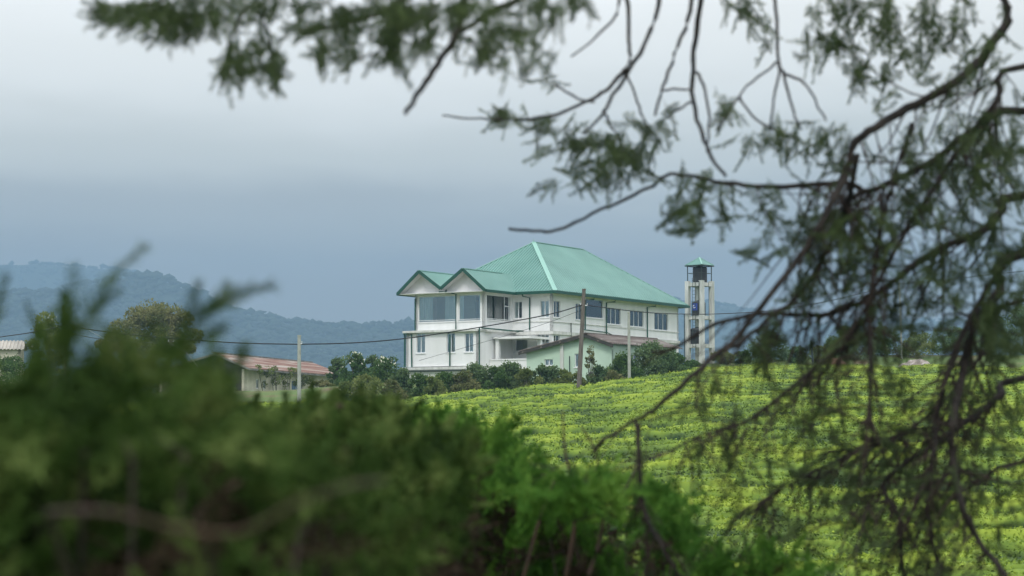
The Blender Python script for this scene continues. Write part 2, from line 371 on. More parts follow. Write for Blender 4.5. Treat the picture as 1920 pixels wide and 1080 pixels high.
# ------------------------------------------------------------ roof helper
def corr(mb, poly, e, n, pitch=.27, amp=.07):
    """corrugated sheet filling the convex polygon; e runs along the eave"""
    poly = [Vector(p) for p in poly]; e = Vector(e).normalized(); n = Vector(n).normalized(); d = n.cross(e).normalized(); o = poly[0]
    P = [((p-o).dot(e), (p-o).dot(d)) for p in poly]
    s0 = min(p[0] for p in P); s1 = max(p[0] for p in P)
    def rng_t(s):
        ts = []
        for (a, b), (c, f) in zip(P, P[1:]+P[:1]):
            if (a-s)*(c-s) <= 0 and abs(a-c) > 1e-9: ts.append(b+(f-b)*(s-a)/(c-a))
            elif abs(a-c) <= 1e-9 and abs(a-s) < 1e-6: ts += [b, f]
        return (min(ts), max(ts)) if ts else None
    xs = []; s = s0
    while s < s1-1e-6:
        for q, h in ((0, 0), (.30, 0), (.42, 1), (.88, 1)):
            if s+q*pitch < s1: xs.append((s+q*pitch, h))
        s += pitch
    xs.append((s1, 0)); xs[0] = (s0+1e-5, 0); xs[-1] = (s1-1e-5, 0)
    for (a, ha), (b, hb) in zip(xs, xs[1:]):
        ra = rng_t(a); rb = rng_t(b)
        if not ra or not rb: continue
        mb.face(o+e*a+d*ra[0]+n*ha*amp, o+e*b+d*rb[0]+n*hb*amp, o+e*b+d*rb[1]+n*hb*amp, o+e*a+d*ra[1]+n*ha*amp)
def nrm(p): return (p[1]-p[0]).cross(p[2]-p[0]).normalized()
def abs_up(p):
    n = nrm(p); return n if n.z > 0 else -n
def roofplane(mb, pts, e):
    pts = [Vector(p) for p in pts]; n = nrm(pts)
    if n.z < 0: n = -n
    corr(mb, pts, e, n)
    return n

# ------------------------------------------------------------ white house
TH = R(31.9); U = Vector((math.sin(TH), math.cos(TH), 0)); Vv = Vector((-math.cos(TH), math.sin(TH), 0))
HB = 3.6
C0 = Vector(((1036-960)/3742*150, 150, CZ+HB))
house = empty('white_house', C0, math.pi/2-TH, label='large two-storey white house with green corrugated hip roof and twin gables', cat='house')
def solve(px, p0, d):            # parameter along p0+s*d whose pixel column is px
    t = (px-960)/3742; return (t*p0.y-p0.x)/(d.x-t*d.y)
def zl(py, p): return (800-py)/3742*p.y-HB
def a_of(px, b): return solve(px, C0+Vv*b, U)
def b_of(px, a): return solve(px, C0+U*a, Vv)
EZ = 6.45; LZ = 3.62; SZ = .92
AE = a_of(1273, 0); WD = 11.2
b1 = b_of(962, 0); AF = a_of(908, b1); b2 = b_of(778, AF); AL = AF-.8; b3 = b_of(761, AL); b0l = b_of(897, AL)
def wall(mb, axis, c, s0, s1, z0, z1, holes, outsign, th=.22):
    """wall in plane axis=c spanning s; holes are (s0,s1,z0,z1)"""
    S = sorted(set([s0, s1]+[h[0] for h in holes]+[h[1] for h in holes])); Zs = sorted(set([z0, z1]+[h[2] for h in holes]+[h[3] for h in holes]))
    P = (lambda s, z, k: (c+k, s, z)) if axis == 'a' else (lambda s, z, k: (s, c+k, z))
    inn = -outsign*th
    for p, q in zip(S, S[1:]):
        for r, t in zip(Zs, Zs[1:]):
            mid = ((p+q)/2, (r+t)/2)
            if any(h[0] < mid[0] < h[1] and h[2] < mid[1] < h[3] for h in holes): continue
            for k in (0, inn): mb.face(P(p, r, k), P(q, r, k), P(q, t, k), P(p, t, k))
    for h in holes:
        for p, q in (((h[0], h[2]), (h[1], h[2])), ((h[1], h[2]), (h[1], h[3])), ((h[1], h[3]), (h[0], h[3])), ((h[0], h[3]), (h[0], h[2]))):
            mb.face(P(*p, 0), P(*q, 0), P(*q, inn), P(*p, inn))
    for s in (s0, s1): mb.face(P(s, z0, 0), P(s, z0, inn), P(s, z1, inn), P(s, z1, 0))
def window(parent, axis, c, h, outsign, n=2, curtain=None, name='window', transom=None, sill=True):
    """sliding window set 10 cm into the wall opening h"""
    s0, s1, z0, z1 = h
    def bx(mb, p, q, r, t, k0, k1):
        k0, k1 = sorted((c-outsign*k0, c-outsign*k1))
        if axis == 'a': mb.box(k0, k1, p, q, r, t)
        else: mb.box(p, q, k0, k1, r, t)
    f = MB(); w_ = .05
    bx(f, s0, s0+w_, z0, z1, .07, .13); bx(f, s1-w_, s1, z0, z1, .07, .13); bx(f, s0+w_, s1-w_, z0, z0+w_, .07, .13); bx(f, s0+w_, s1-w_, z1-w_, z1, .07, .13)
    for k in range(1, n):
        s = s0+(s1-s0)*k/n; bx(f, s-.035, s+.035, z0+w_, z1-w_, .075, .125)
    if transom: bx(f, s0+w_, s1-w_, transom-.03, transom+.03, .078, .122)
    root = f.build(name, M['frame'], parent)
    g = MB(); bx(g, s0+.04, s1-.04, z0+.04, z1-.04, .095, .103); g.build('pane', M['glass'], root)
    if sill: q = MB(); bx(q, s0-.06, s1+.06, z0-.07, z0-.002, -.06, .06); q.build('sill', M['white'], root)
    for cu in (curtain or []):
        m = MB(); p, q, mat = cu[:3]; nn = max(4, int(abs(q-p)*(s1-s0)/.05)); prev = None
        for k in range(nn+1):
            s = s0+(s1-s0)*(p+(q-p)*k/nn); off = .15+.03*math.sin(k*1.7)+.015*math.sin(k*.9)
            zz0 = z0-.1
            if len(cu) > 3:       # drape pulled up in an arch
                tt = k/nn; zz0 = z0+(z1-z0)*(.75*(abs(tt-.5)*2)**2.2)
            cc = c-outsign*off; cur = ((cc, s, zz0), (cc, s, z1+.05)) if axis == 'a' else ((s, cc, zz0), (s, cc, z1+.05))
            if prev: m.face(prev[0], cur[0], cur[1], prev[1])
            prev = cur
        m.build('curtain', mat, root)
    return root
wm = MB(); wins = []
CU, SH = M['curtain'], M['sheer']
def hb(a, p0, p1, y0, y1):        # hole on an a=const facade from pixels
    s = sorted((b_of(p0, a), b_of(p1, a))); p = C0+U*a+Vv*(sum(s)/2); return (s[0], s[1], zl(y1, p), zl(y0, p))
def ha(b, p0, p1, y0, y1):
    s = sorted((a_of(p0, b), a_of(p1, b))); p = C0+Vv*b+U*(sum(s)/2); return (s[0], s[1], zl(y1, p), zl(y0, p))
# upper long facade
L = [ha(0,1038,1051,563.5,595), ha(0,1080,1092,568.5,599.5), ha(0,1097.5,1132,561,596), ha(0,1138.5,1165,577,608), ha(0,1182,1208,581.5,612.5), ha(0,1228,1254,587,619)]
wall(wm, 'b', 0, 0, AE, LZ, EZ, L, -1)
curs = [[(.0,.4,SH)], [(0,.2,SH)], [], [(.0,.08,CU), (.68,1,CU)], [(.0,.3,SH), (.7,1,CU)], [(.62,.98,CU)]]
for k, (h, n) in enumerate(zip(L, (2, 2, 1, 3, 3, 3))): wins.append(('b', 0, h, -1, n, curs[k]))
# upper left end
L = [hb(0,1013,1029.5,563,594.5), hb(0,964,979,565,597)]
wall(wm, 'a', 0, .0, b1, LZ, EZ, L, -1)
for h, cu in zip(L, ([(.1,.9,SH)], [(.5,.95,CU)])): wins.append(('a', 0, h, -1, 2, cu))
# wing side and front upper
h = ha(b1,909.5,957.5,548.5,601); h = (AF+.34, h[1], 4.38, 6.28)
wall(wm, 'b', b1, AF, 0, LZ, EZ, [h], -1); wins.append(('b', b1, h, -1, 1, [(.0,.14,CU)])); H_side = h
h1 = hb(AF,783.5,855,548,602); h2 = hb(AF,859.5,900,548,602); h1 = (h1[0], h1[1], 4.32, 6.28); h2 = (h2[0], h2[1], 4.32, 6.28)
wall(wm, 'a', AF, b1, b2, LZ, EZ, [h1, h2], -1)
wins.append(('a', AF, h1, -1, 1, [(.64,1,CU), (0,.32,CU)])); wins.append(('a', AF, h2, -1, 1, [(.8,1,CU), (0,.1,CU)]))
wall(wm, 'b', b2, AF, 6, LZ, EZ, [], 1)
wall(wm, 'a', AE, 0, WD, -1, EZ, [], 1); wall(wm, 'b', WD, 0, AE, -1, EZ, [], 1); wall(wm, 'a', 0, b2, WD, -1, EZ, [], -1)
# lower storey
L = [hb(AL,780,796.5,625,662), hb(AL,837,853,624,661), hb(AL,871,887,624,660)]
wall(wm, 'a', AL, b1, b3, SZ, LZ-.02, L, -1)
for h, cu in zip(L, ([(0,1,SH)], [(.02,.98,SH,1)], [(.1,.5,SH)])): wins.append(('a', AL, h, -1, 2, cu))
wall(wm, 'b', b1-.001, AL, 0, SZ, LZ-.02, [], -1); wall(wm, 'b', b3, AL, 6, SZ, LZ-.02, [], 1)
L = [hb(0,966,989,629,659), hb(0,1006,1029,627,650)]
wall(wm, 'a', .001, .0, b1, -1, LZ-.02, L, -1)
for h, n in zip(L, (1, 3)): wins.append(('a', .001, h, -1, n, []))
L = [ha(0,1037.5,1050,628,650)]
wall(wm, 'b', .001, .001, AE, -1, LZ-.02, L, -1); wins.append(('b', .001, L[0], -1, 2, []))
wm.box(AL-.02, 4, b1+.05, b3-.1, -1, SZ-.26)              # plinth under the wing
wm.build('wall', M['white'], house)
for (ax, c, h, og, n, cu) in wins: window(house, ax, c, h, og, n, cu, transom=None)
# side glazing mullions (door in the glazing)
gd = MB(); s = H_side[1]
for q in (.12, .5): gd.box(s-q*1.6-.03, s-q*1.6+.03, b1+.06, b1+.09, H_side[2], H_side[3])
gd.box(s-.8, s-.05, b1+.055, b1+.085, 5.5, 5.56); gd.build('door_frame', M['frame'], house)
# rails across the big bays
rl = MB(); rl.box(AF-.03, AF+.02, h1[0], h1[1], 4.42, 4.46); rl.box(AF-.03, AF+.02, h2[0], h2[1], 4.42, 4.46)
rl.box(H_side[0], H_side[1], b1-.03, b1+.02, 4.46, 4.50); rl.build('railing', M['frame'], house)
# ledges, bands, slabs
ld = MB()
ld.box(AL-.28, AF-.001, b1-.1, b3+.16, LZ-.14, LZ+.02)
ld.box(AF, -.001, b1-.35, b1-.001, LZ-.14, LZ-.0)
ld.box(-.12, -.002, -.12, b1-.36, LZ-.26, LZ-.02); ld.box(-.001, AE+.1, -.12, -.001, LZ-.26, LZ-.02)
ld.box(-.05, -.003, -.05, b1-.01, 4.30, 4.36); ld.box(-.002, AE+.02, -.05, -.002, 4.28, 4.34)
ld.build('ledge', M['white_dirty'], house)
sb = MB(); sb.box(AL-.3, 0-.01, b1-.1, b3+.3, SZ-.25, SZ-.05); sb.build('floor_slab', M['white_dirty'], house)
# porch
po = MB(); ap = a_of(932, b1); po.box(-3.0, -.13, .2, b1-.11, 2.95, 3.12); po.build('porch_canopy', M['white'], house)
for (aa, bb) in ((-2.7, b1-.35), (-1.1, .45)):
    q = MB(); q.box(aa-.14, aa+.14, bb-.14, bb+.14, SZ, 2.95); q.build('porch_column', M['white'], house)
pp = MB(); pp.box(-3.3, -3.12, .1, b1-.01, -.2, SZ+.42); pp.box(-3.35, -3.07, .05, b1-.01, SZ+.42, SZ+.52); pp.box(-3.12, -.02, .1, .25, -.2, SZ+.42); pp.build('parapet', M['white'], house)
# interior
it = MB(); it.box(.25, AE-.25, .25, WD-.25, LZ-.15, LZ-.02); it.box(AF+.24, .2, b1+.24, b2-.24, LZ-.15, LZ-.02); it.box(.25, AE-.3, .26, WD-.3, EZ-.05, EZ-.0)
it.box(4.2, 4.35, .3, WD-.3, -.8, EZ-.06); it.box(9.5, 9.62, .3, 6, -.8, EZ-.06); it.box(.3, AE-.3, 5.2, 5.33, -.8, EZ-.06)
it.box(AF+.26, .2, b1+.26, b2-.25, EZ-.05, EZ); it.box(AF+2.6, AF+2.7, b1+2.5, b2-.25, LZ, EZ-.06)
it.box(AL+3.0, AL+3.1, b1+.25, b3-.25, SZ, LZ-.16); it.build('interior_wall', M['interior'], house)
# hip roof
OV = .6; r0 = (-OV, -OV); r1 = (AE+OV, WD+OV)
RW = r1[1]-r0[1]; hipz = 4.5; da = 7.1
def P3(a, b, z): return Vector((a, b, z))
EV = EZ+.12
c00 = P3(r0[0], r0[1], EV); c10 = P3(r1[0], r0[1], EV); c11 = P3(r1[0], r1[1], EV); c01 = P3(r0[0], r1[1], EV)
bm = r0[1]+RW/2; ra = P3(r0[0]+da, bm, EV+hipz); rb = P3(r1[0]-da, bm, EV+hipz)
rf = MB()
corr(rf, [c00, c10, rb, ra], (1, 0, 0), abs_up([c00, c10, rb]), .36, .09); roofplane(rf, [c01, c00, ra], (0, 1, 0))
roofplane(rf, [c10, c11, rb], (0, 1, 0)); roofplane(rf, [c11, c01, ra, rb], (1, 0, 0))
roof = rf.build('roof', M['roofgreen'], house)
cp = MB()
for p, q in ((ra, c00), (ra, c01), (rb, c10), (rb, c11), (ra, rb)):
    k = Vector((0, 0, .05)); cp.beam(p+k, q+k, .34, .05)
cp.tube([ra+Vector((0,0,.05)), ra+Vector((0,0,.3))], .03, 6)
cp.build('ridge_cap', M['hipcap'], roof)
# twin gable roofs over the wing
GF = AF-.75; gb0 = b1-.55; gb2 = b2+1.15; gm_ = (gb0+gb2)/2; gh = 1.62; GE = EV-.02
gr = MB(); fs = MB(); gbd = MB(); bk = 7.5; gcap = MB()
lowm = GE+.28
for (lo, hi, zlo, zhi) in ((gb0, gm_, GE, lowm), (gm_, gb2, lowm, GE)):
    m_ = (lo+hi)/2; zt = GE+gh
    for s, zs in ((lo, zlo), (hi, zhi)):
        A1, A2, A3, A4 = P3(GF, s, zs), P3(GF+bk, s, zs), P3(GF+bk, m_, zt), P3(GF, m_, zt)
        if s == gb0: A2 = P3(-.45, s, zs)
        roofplane(gr, [A1, A2, A3, A4], (1, 0, 0))
        fs.beam(P3(GF-.02, s, zs-.06), P3(GF-.02, m_, zt-.02), .07, .24)
        sf = [P3(GF+.03, s, zs-.1), P3(GF+.03, m_, zt-.1), P3(AF-.02, m_, zt-.1), P3(AF-.02, s, zs-.1)]; gbd.face(*sf)
    gbd.face(P3(AF-.03, lo+.1, min(zlo, EZ)), P3(AF-.03, hi-.1, min(zhi, EZ)), P3(AF-.03, hi-.05, zhi-.06), P3(AF-.03, m_, zt-.1), P3(AF-.03, lo+.05, zlo-.06))
    for q in (.25, .5, .75): gbd.box(AF-.045, AF-.032, lo+(hi-lo)*q-.015, lo+(hi-lo)*q+.015, EZ, GE+gh*(1-abs(q-.5)*2)-.1)
    gcap.beam(P3(GF, m_, zt+.05), P3(GF+bk*.72, m_, zt+.05), .26, .05)
g2 = gr.build('gable_roof', M['roofgreen'], house); gcap.build('ridge_cap', M['hipcap'], g2); fs.build('barge_board', M['gutter'], house); gbd.build('gable_wall', M['gable'], house)
# soffit and gutters
sf = MB(); sf.box(-.55, AE+.55, -.55, -.01, EZ+.0, EZ+.04); sf.box(-.55, -.01, -.54, b1-.02, EZ+.002, EZ+.042); sf.box(AF-.7, AF-.001, b1-.5, b2+1.1, EZ+.004, EZ+.04); sf.box(AF, -.56, b1-.5, b1-.01, EZ+.004, EZ+.04)
sf.box(AF-.001, 4, b2+.02, b2+1.1, EZ+.004, EZ+.04); sf.build('soffit', M['white'], house)
gt = MB(); gt.box(-.72, AE+.72, -.74, -.58, EZ-.06, EV+.02); gt.box(-.74, -.60, -.57, b1-.62, EZ-.06, EV+.02); gt.box(GF+.03, -.75, gb0-.14, gb0+.02, EZ-.06, EV+.0); gt.box(AE+.6, AE+.74, -.57, WD+.6, EZ-.06, EV+.02)
gt.box(GF+.03, 3, gb2-.02, gb2+.12, EZ-.06, EV+.0)
gt.build('gutter', M['gutter'], house)
# downpipes (each its own part)
def pipe(pts, r=.055, mat='gutter', nm='downpipe'): MB().tube(pts, r, 8).build(nm, M[mat], house)
for px, y in ((1096, 0), (1136, 1), (1213, 2)):
    a = a_of(px, 0); pipe([(a+.5, -.62, EZ-.0), (a+.5, -.6, EZ-.2), (a, -.1, EZ-.28), (a, -.09, LZ-.3 if y else LZ+.3)])
b = b_of(994.5, 0); pipe([(-.62, b+.35, EZ), (-.6, b+.3, EZ-.18), (-.1, b, EZ-.28), (-.1, b, LZ+.1)])
bq = b_of(856, AF); pipe([(AF-.6, bq+1.2, EZ+.1), (AF-.6, bq+.1, EZ-.02), (AF-.12, bq, EZ-.1), (AF-.12, bq, LZ), (AL-.33, bq, LZ-.2), (AL-.1, bq+.02, LZ-.4), (AL-.1, bq+.02, SZ)])
pipe([(AF-.1, b2-.05, EZ-.3), (AF-.1, b2-.05, LZ)])
pipe([(AL-.32, b3+.05, LZ-.2), (AL-.1, b3-.55, LZ-.25), (AL-.1, b3-.6, SZ-.05)]); pipe([(AL-.06, b3+.08, LZ-.14), (AL-.06, b3+.08, SZ)], .07)
pipe([(-.45, b1-1.2, LZ+.02), (-.5, b1-.5, LZ+.03), (AL+.3, b1-.16, LZ+.1), (AL-.12, b1-.15, LZ+.12), (AL-.12, b1-.15, SZ-.1)])
a = a_of(1100, 0); pipe([(a-.6, -.17, LZ+.25), (a+3, -.17, LZ+.18), (a+6, -.17, LZ-.4)], .045)
a = a_of(1069, 0); pipe([(a, -.1, LZ+.7), (a, -.1, LZ-.8)], .04, 'metal_dark')
pipe([(AL-.4, b1, SZ-.34), (AL-.4, b3+.2, SZ-.36)], .06, 'metal_dark', 'waste_pipe')

# ------------------------------------------------------------ mint green house
G0 = pt(1097, 626, 134); gz0 = CZ+3.0
def gl(px, py, off=0):            # point on the gable plane
    b = solve(px, Vector((G0.x, G0.y, 0)), Vv); p = G0+Vv*b; return b, CZ+(800-py)/3742*p.y-gz0
mint = empty('mint_house', (G0.x, G0.y, gz0), math.pi/2-TH, label='small mint green house with rusty grey sheet roof below the white house', cat='house')
bL, zL = gl(972, 659); bR, zR = gl(1150, 645); zA = G0.z-gz0; LG = 10.2
iL, iR = bL-.45, bR+.3
def rz(b): return zA+(zL-zA)*b/bL if b > 0 else zA+(zR-zA)*b/bR
mw = MB(); w1 = [gl(1016, 673.5), gl(1032, 685)]; w2 = [gl(1073, 663), gl(1084, 688)]
H1 = (w1[1][0], w1[0][0], w1[1][1], w1[0][1]); H2 = (w2[1][0], w2[0][0], w2[1][1], w2[0][1])
zw = min(rz(iL), rz(iR))-.08
wall(mw, 'a', .35, iR, iL, -.9, zw, [H1, H2], -1)
mw.face((.35, iR, zw), (.35, iL, zw), (.35, iL, rz(iL)-.06), (.35, 0, zA-.06), (.35, iR, rz(iR)-.06))
wall(mw, 'b', iR, .36, LG-.4, -.9, rz(iR)-.06, [(3, 4.2, .9, 1.9)], -1); wall(mw, 'b', iL, .36, LG-.4, -.9, rz(iL)-.06, [], 1); wall(mw, 'a', LG-.4, iR, iL, -.9, zw, [], 1)
mw.build('wall', M['mint'], mint)
for H_ in (H1, H2): window(mint, 'a', .35, H_, -1, 2 if H_ is H1 else 1, [(0, 1, SH)])
window(mint, 'b', iR, (3, 4.2, .9, 1.9), -1, 2, [])
mr = MB(); roofplane(mr, [(0, bR, zR), (LG, bR, zR), (LG, 0, zA), (0, 0, zA)], (1, 0, 0)); roofplane(mr, [(0, bL, zL), (LG, bL, zL), (LG, 0, zA), (0, 0, zA)], (1, 0, 0))
mroof = mr.build('roof', M['rust'], mint)
rc = MB(); rc.beam((-.05, 0, zA+.06), (LG, 0, zA+.06), .3, .06); rc.build('ridge_cap', M['rust'], mroof)
bb = MB(); bb.beam((0, bL, zL-.14), (0, 0, zA-.13), .05, .2); bb.beam((0, bR, zR-.14), (0, 0, zA-.13), .05, .2); bb.build('barge_board', M['darkwood'], mint)
for k in range(5):
    q = MB(); s = bL*.93-k*(bL-bR)*.2; q.box(-.1, .9, s-.05, s+.05, rz(s)-.2, rz(s)-.08); q.build('rafter', M['wood'], mint)
bp, _ = gl(1050, 650); q = MB(); q.box(.22, .34, bp-.12, bp+.12, -.9, rz(bp)-.2); q.build('pilaster', M['white_dirty'], mint)
bp, _ = gl(1066, 650); q = MB(); q.tube([(.2, bp, -.7), (.2, bp+.03, rz(bp)-1.2)], .04); q.build('pipe', M['metal_dark'], mint)

# ------------------------------------------------------------ red roofed building
TR = R(13.); Ur = Vector((math.sin(TR), math.cos(TR), 0)); Vr = Vector((-math.cos(TR), math.sin(TR), 0))
Q0 = pt(404, 663, 170); qz = CZ+2.2
red = empty('long_house', (Q0.x, Q0.y, qz), math.pi/2-TR, label='long low building with streaky red and white sheet roof beyond the bushes', cat='building')
zA = Q0.z-qz; zR = 4.93+CZ-qz; zL = 4.70+CZ-qz; wR = -3.1; wL = 5.7; LR = 27
rr = MB(); e1 = [(0, wR, zR), (LR, wR, zR-.05), (LR-2, 0, zA), (0, 0, zA)]
roofplane(rr, e1, (1, 0, 0)); rroof = rr.build('roof', M['redroof'], red)
r2 = MB(); roofplane(r2, [(0, wL, zL), (LR, wL, zL), (LR-2, 0, zA), (0, 0, zA)], (1, 0, 0)); roofplane(r2, [(LR, wR, zR), (LR, wL, zL), (LR-2, 0, zA)], (0, 1, 0)); r2.build('roof', M['fibre'], red)
rc = MB(); rc.box(-.2, LR-2, -.25, .3, zA+.05, zA+.12); rc.box(.3, LR-2.4, -.32, -.27, zA-.32, zA+.10); rc.build('ridge_vent', M['fibre'], red)
wl = MB(); holes = [(3.2, 3.9, 1.1, 1.9), (5, 5.7, 1.1, 1.9), (12.5, 15.5, .9, 2.0), (20, 21.2, .8, 1.45), (22.2, 23.2, .8, 1.45)]
wall(wl, 'b', wR+.6, .3, LR-.6, -1, zR-.0, holes, -1);  wall(wl, 'b', wL-.5, .3, LR-.6, -1, zL, [], 1); wall(wl, 'a', LR-.6, wR+.6, wL-.5, -1, zL, [], 1)
wl.build('wall', M['cream'], red)
gw = MB(); gw.box(.3, .5, wR+.85, wL-.75, -1, zR-.02); gw.face((.25, wR+.2, zR), (.25, wL-.2, zL), (.25, 0, zA-.08)); gw.build('gable_wall', M['darkwood'], red)
bb = MB(); bb.beam((-.05, wL, zL-.05), (-.05, 0, zA-.05), .06, .16); bb.beam((-.05, wR, zR-.05), (-.05, 0, zA-.05), .06, .16); bb.beam((-.05, wR-.06, zR-.07), (LR, wR-.06, zR-.1), .08, .14); bb.build('fascia', M['fibre'], red)
for h in holes: window(red, 'b', wR+.6, h, -1, 2, [], sill=False)
# far left shed: only its pale roof shows
S0 = pt(-60, 648, 150)
shed = empty('shed', (S0.x, S0.y, CZ+3.2), R(8), label='small shed with pale grey sheet roof at far left edge', cat='shed')
q = MB(); za = S0.z-CZ-3.2; roofplane(q, [(-3, -1.4, za-.35), (4.3, -1.4, za-.35), (4.2, 0, za+.35), (-3, 0, za+.35)], (1, 0, 0)); roofplane(q, [(-3, 1.6, za-.35), (4.3, 1.6, za-.35), (4.2, 0, za+.35), (-3, 0, za+.35)], (1, 0, 0)); q.build('roof', material('pale_sheet', (.50,.46,.40), .8, (.34,.32,.28), 1.5), shed)
q = MB(); wall(q, 'b', -1.1, -2.8, 4, -1.5, za-.2, [(0, .9, .6, 1.5)], -1); wall(q, 'b', 1.3, -2.8, 4, -1.5, za-.2, [], 1); wall(q, 'a', 4, -1.1, 1.3, -1.5, za-.2, [], 1); wall(q, 'a', -2.8, -1.1, 1.3, -1.5, za-.2, [], -1); q.build('wall', M['cream'], shed)

# ------------------------------------------------------------ water tower
T0 = pt(1312.7, 690, 172); tzz = gz(T0.x, T0.y)
tw = empty('water_tower', (T0.x, T0.y, tzz), R(45+4), label='white concrete water tower with ladder and green pyramid cap beside the house', cat='water tower')
def tz(py): return CZ+(800-py)/3742*172-tzz
HS = 22.6/3742*172/math.sqrt(2)
top = tz(528)
for sx, sy in ((-1, -1), (1, -1), (1, 1), (-1, 1)):
    q = MB(); q.box(sx*HS-.18, sx*HS+.18, sy*HS-.18, sy*HS+.18, -1, top+.06); q.build('column', M['towerc'], tw)
for py in (533, 595.5, 648.5):
    z = tz(py)
    for k in range(4):
        q = MB(); t = HS-.18; zz = (z-.17, z+.14)
        if k == 0: q.box(-t, t, -HS-.12, -HS+.12, *zz)
        if k == 1: q.box(-t, t, HS-.12, HS+.12, *zz)
        if k == 2: q.box(-HS-.12, -HS+.12, -t, t, *zz)
        if k == 3: q.box(HS-.12, HS+.12, -t, t, *zz)
        q.build('beam', M['towerc'], tw)
    q = MB(); q.box(-HS+.12, HS-.12, -HS+.12, HS-.12, z-.02, z+.14); q.build('platform', M['towerc'], tw)
pr = MB(); ez = tz(497); e_ = HS+.17; az = tz(482)
for sx, sy in ((-1, -1), (1, -1), (1, 1), (-1, 1)):
    q = MB(); q.tube([(sx*HS, sy*HS, top), (sx*HS, sy*HS, ez+.03)], .045, 6); q.build('roof_post', M['metal_dark'], tw)
cs = [Vector((-e_, -e_, ez)), Vector((e_, -e_, ez)), Vector((e_, e_, ez)), Vector((-e_, e_, ez))]; ap_ = Vector((0, 0, az))
for k in range(4):
    p, q_ = cs[k], cs[(k+1) % 4]; n = nrm([p, q_, ap_]); n = n if n.z > 0 else -n; corr(pr, [p, q_, ap_], q_-p, n, .16, .025)
pr_ = pr.build('roof', M['roofgreen'], tw)
cpm = MB()
for k in range(4): cpm.beam(cs[k]+Vector((0,0,.03)), ap_+Vector((0,0,.03)), .12, .03)
cpm.build('ridge_cap', M['hipcap'], pr_)
fr = MB()
for k in range(4): fr.beam(cs[k]-Vector((0,0,.05)), cs[(k+1) % 4]-Vector((0,0,.05)), .05, .08)
zm = tz(512)
for k in range(4): a, b = cs[k]*(HS/e_), cs[(k+1) % 4]*(HS/e_); fr.tube([(a.x, a.y, zm), (b.x, b.y, zm)], .02, 5)
fr.build('frame', M['metal_dark'], tw)
lm = MB()
lx, ly = -HS-.3, .05-HS*.25
for s in (-.16, .16): lm.tube([(lx+.02, ly+s, tz(668)), (lx, ly+s, top+.3)], .022, 5)
z = tz(668)+.2
while z < top+.2: lm.tube([(lx, ly-.16, z), (lx, ly+.16, z)], .014, 4); z += .3
lm.build('ladder', M['metal_dark'], tw)
pm = MB(); pm.tube([(-HS-.25, HS+.2, -.5), (-HS-.25, HS+.2, tz(596)+.3), (-HS-.26, -HS+.1, tz(594)+.2), (-HS-.24, -HS+.1, top)], .04, 6); pm.tube([(HS*.1, -HS-.2, tz(600)), (HS*.05, -HS-.2, top-.1)], .022, 5); pm.build('pipe', M['metal_dark'], tw)
def tank(py0, py1, dpx, lab, label, rad=.62):
    z0 = tz(py0)+tzz; h = (py0-py1)/3742*172
    p = Vector((T0.x+dpx/3742*172, T0.y, z0))
    t = empty('water_tank', p, 0, label=label, cat='water tank', group='black water tanks on the tower')
    prof = [(0, 0), (.96, 0), (1, .04), (1, .2), (.97, .22), (1, .24), (1, .45), (.97, .47), (1, .49), (1, .70), (.97, .72), (1, .74), (1, .86), (.92, .93), (.45, .98), (.3, .985)]
    q = MB(); n = 28; base = len(q.v)
    for r, z in prof:
        for k in range(n): a = 2*math.pi*k/n; q.v.append((r*rad*math.cos(a), r*rad*math.sin(a), z*h))
    for j in range(len(prof)-1):
        for k in range(n): q.f.append((j*n+k, j*n+(k+1) % n, (j+1)*n+(k+1) % n, (j+1)*n+k))
    q.build('tank_body', M['black'], t)
    q = MB(); q.tube([(0, 0, h*.975), (0, 0, h*1.03)], .2, 16); q.build('lid', M['black'], t)
    if lab:
        q = MB(); prev = None
        for k in range(9):
            a = R(198+k*7); cur = [(math.cos(a)*(rad+.012), math.sin(a)*(rad+.012), h*z) for z in (.36, .82)]
            if prev: q.face(prev[0], cur[0], cur[1], prev[1])
            prev = cur
        lb = q.build('label_panel', M['blue'], t)
        q = MB()
        for (a0, z0_, w0, h0) in ((212, .62, .08, .07), (222, .64, .10, .10), (216, .52, .07, .05), (226, .50, .12, .05), (236, .53, .07, .06)):
            a = R(a0); c = Vector((math.cos(a), math.sin(a), 0))*(rad+.02); tt = Vector((-math.sin(a), math.cos(a), 0))*w0/2
            q.face(c-tt+Vector((0,0,h*z0_)), c+tt+Vector((0,0,h*z0_)), c+tt+Vector((0,0,h*(z0_+h0))), c-tt+Vector((0,0,h*(z0_+h0))))
        q.build('emblem', M['frame'], lb)
tank(529.5, 498, .8, False, 'black ribbed water tank on top of the tower under the cap')
tank(592.5, 564, -2, True, 'black water tank with blue label on the tower middle platform', .60)
tank(645.5, 614, -5, False, 'black water tank on the lowest platform of the tower', .60)

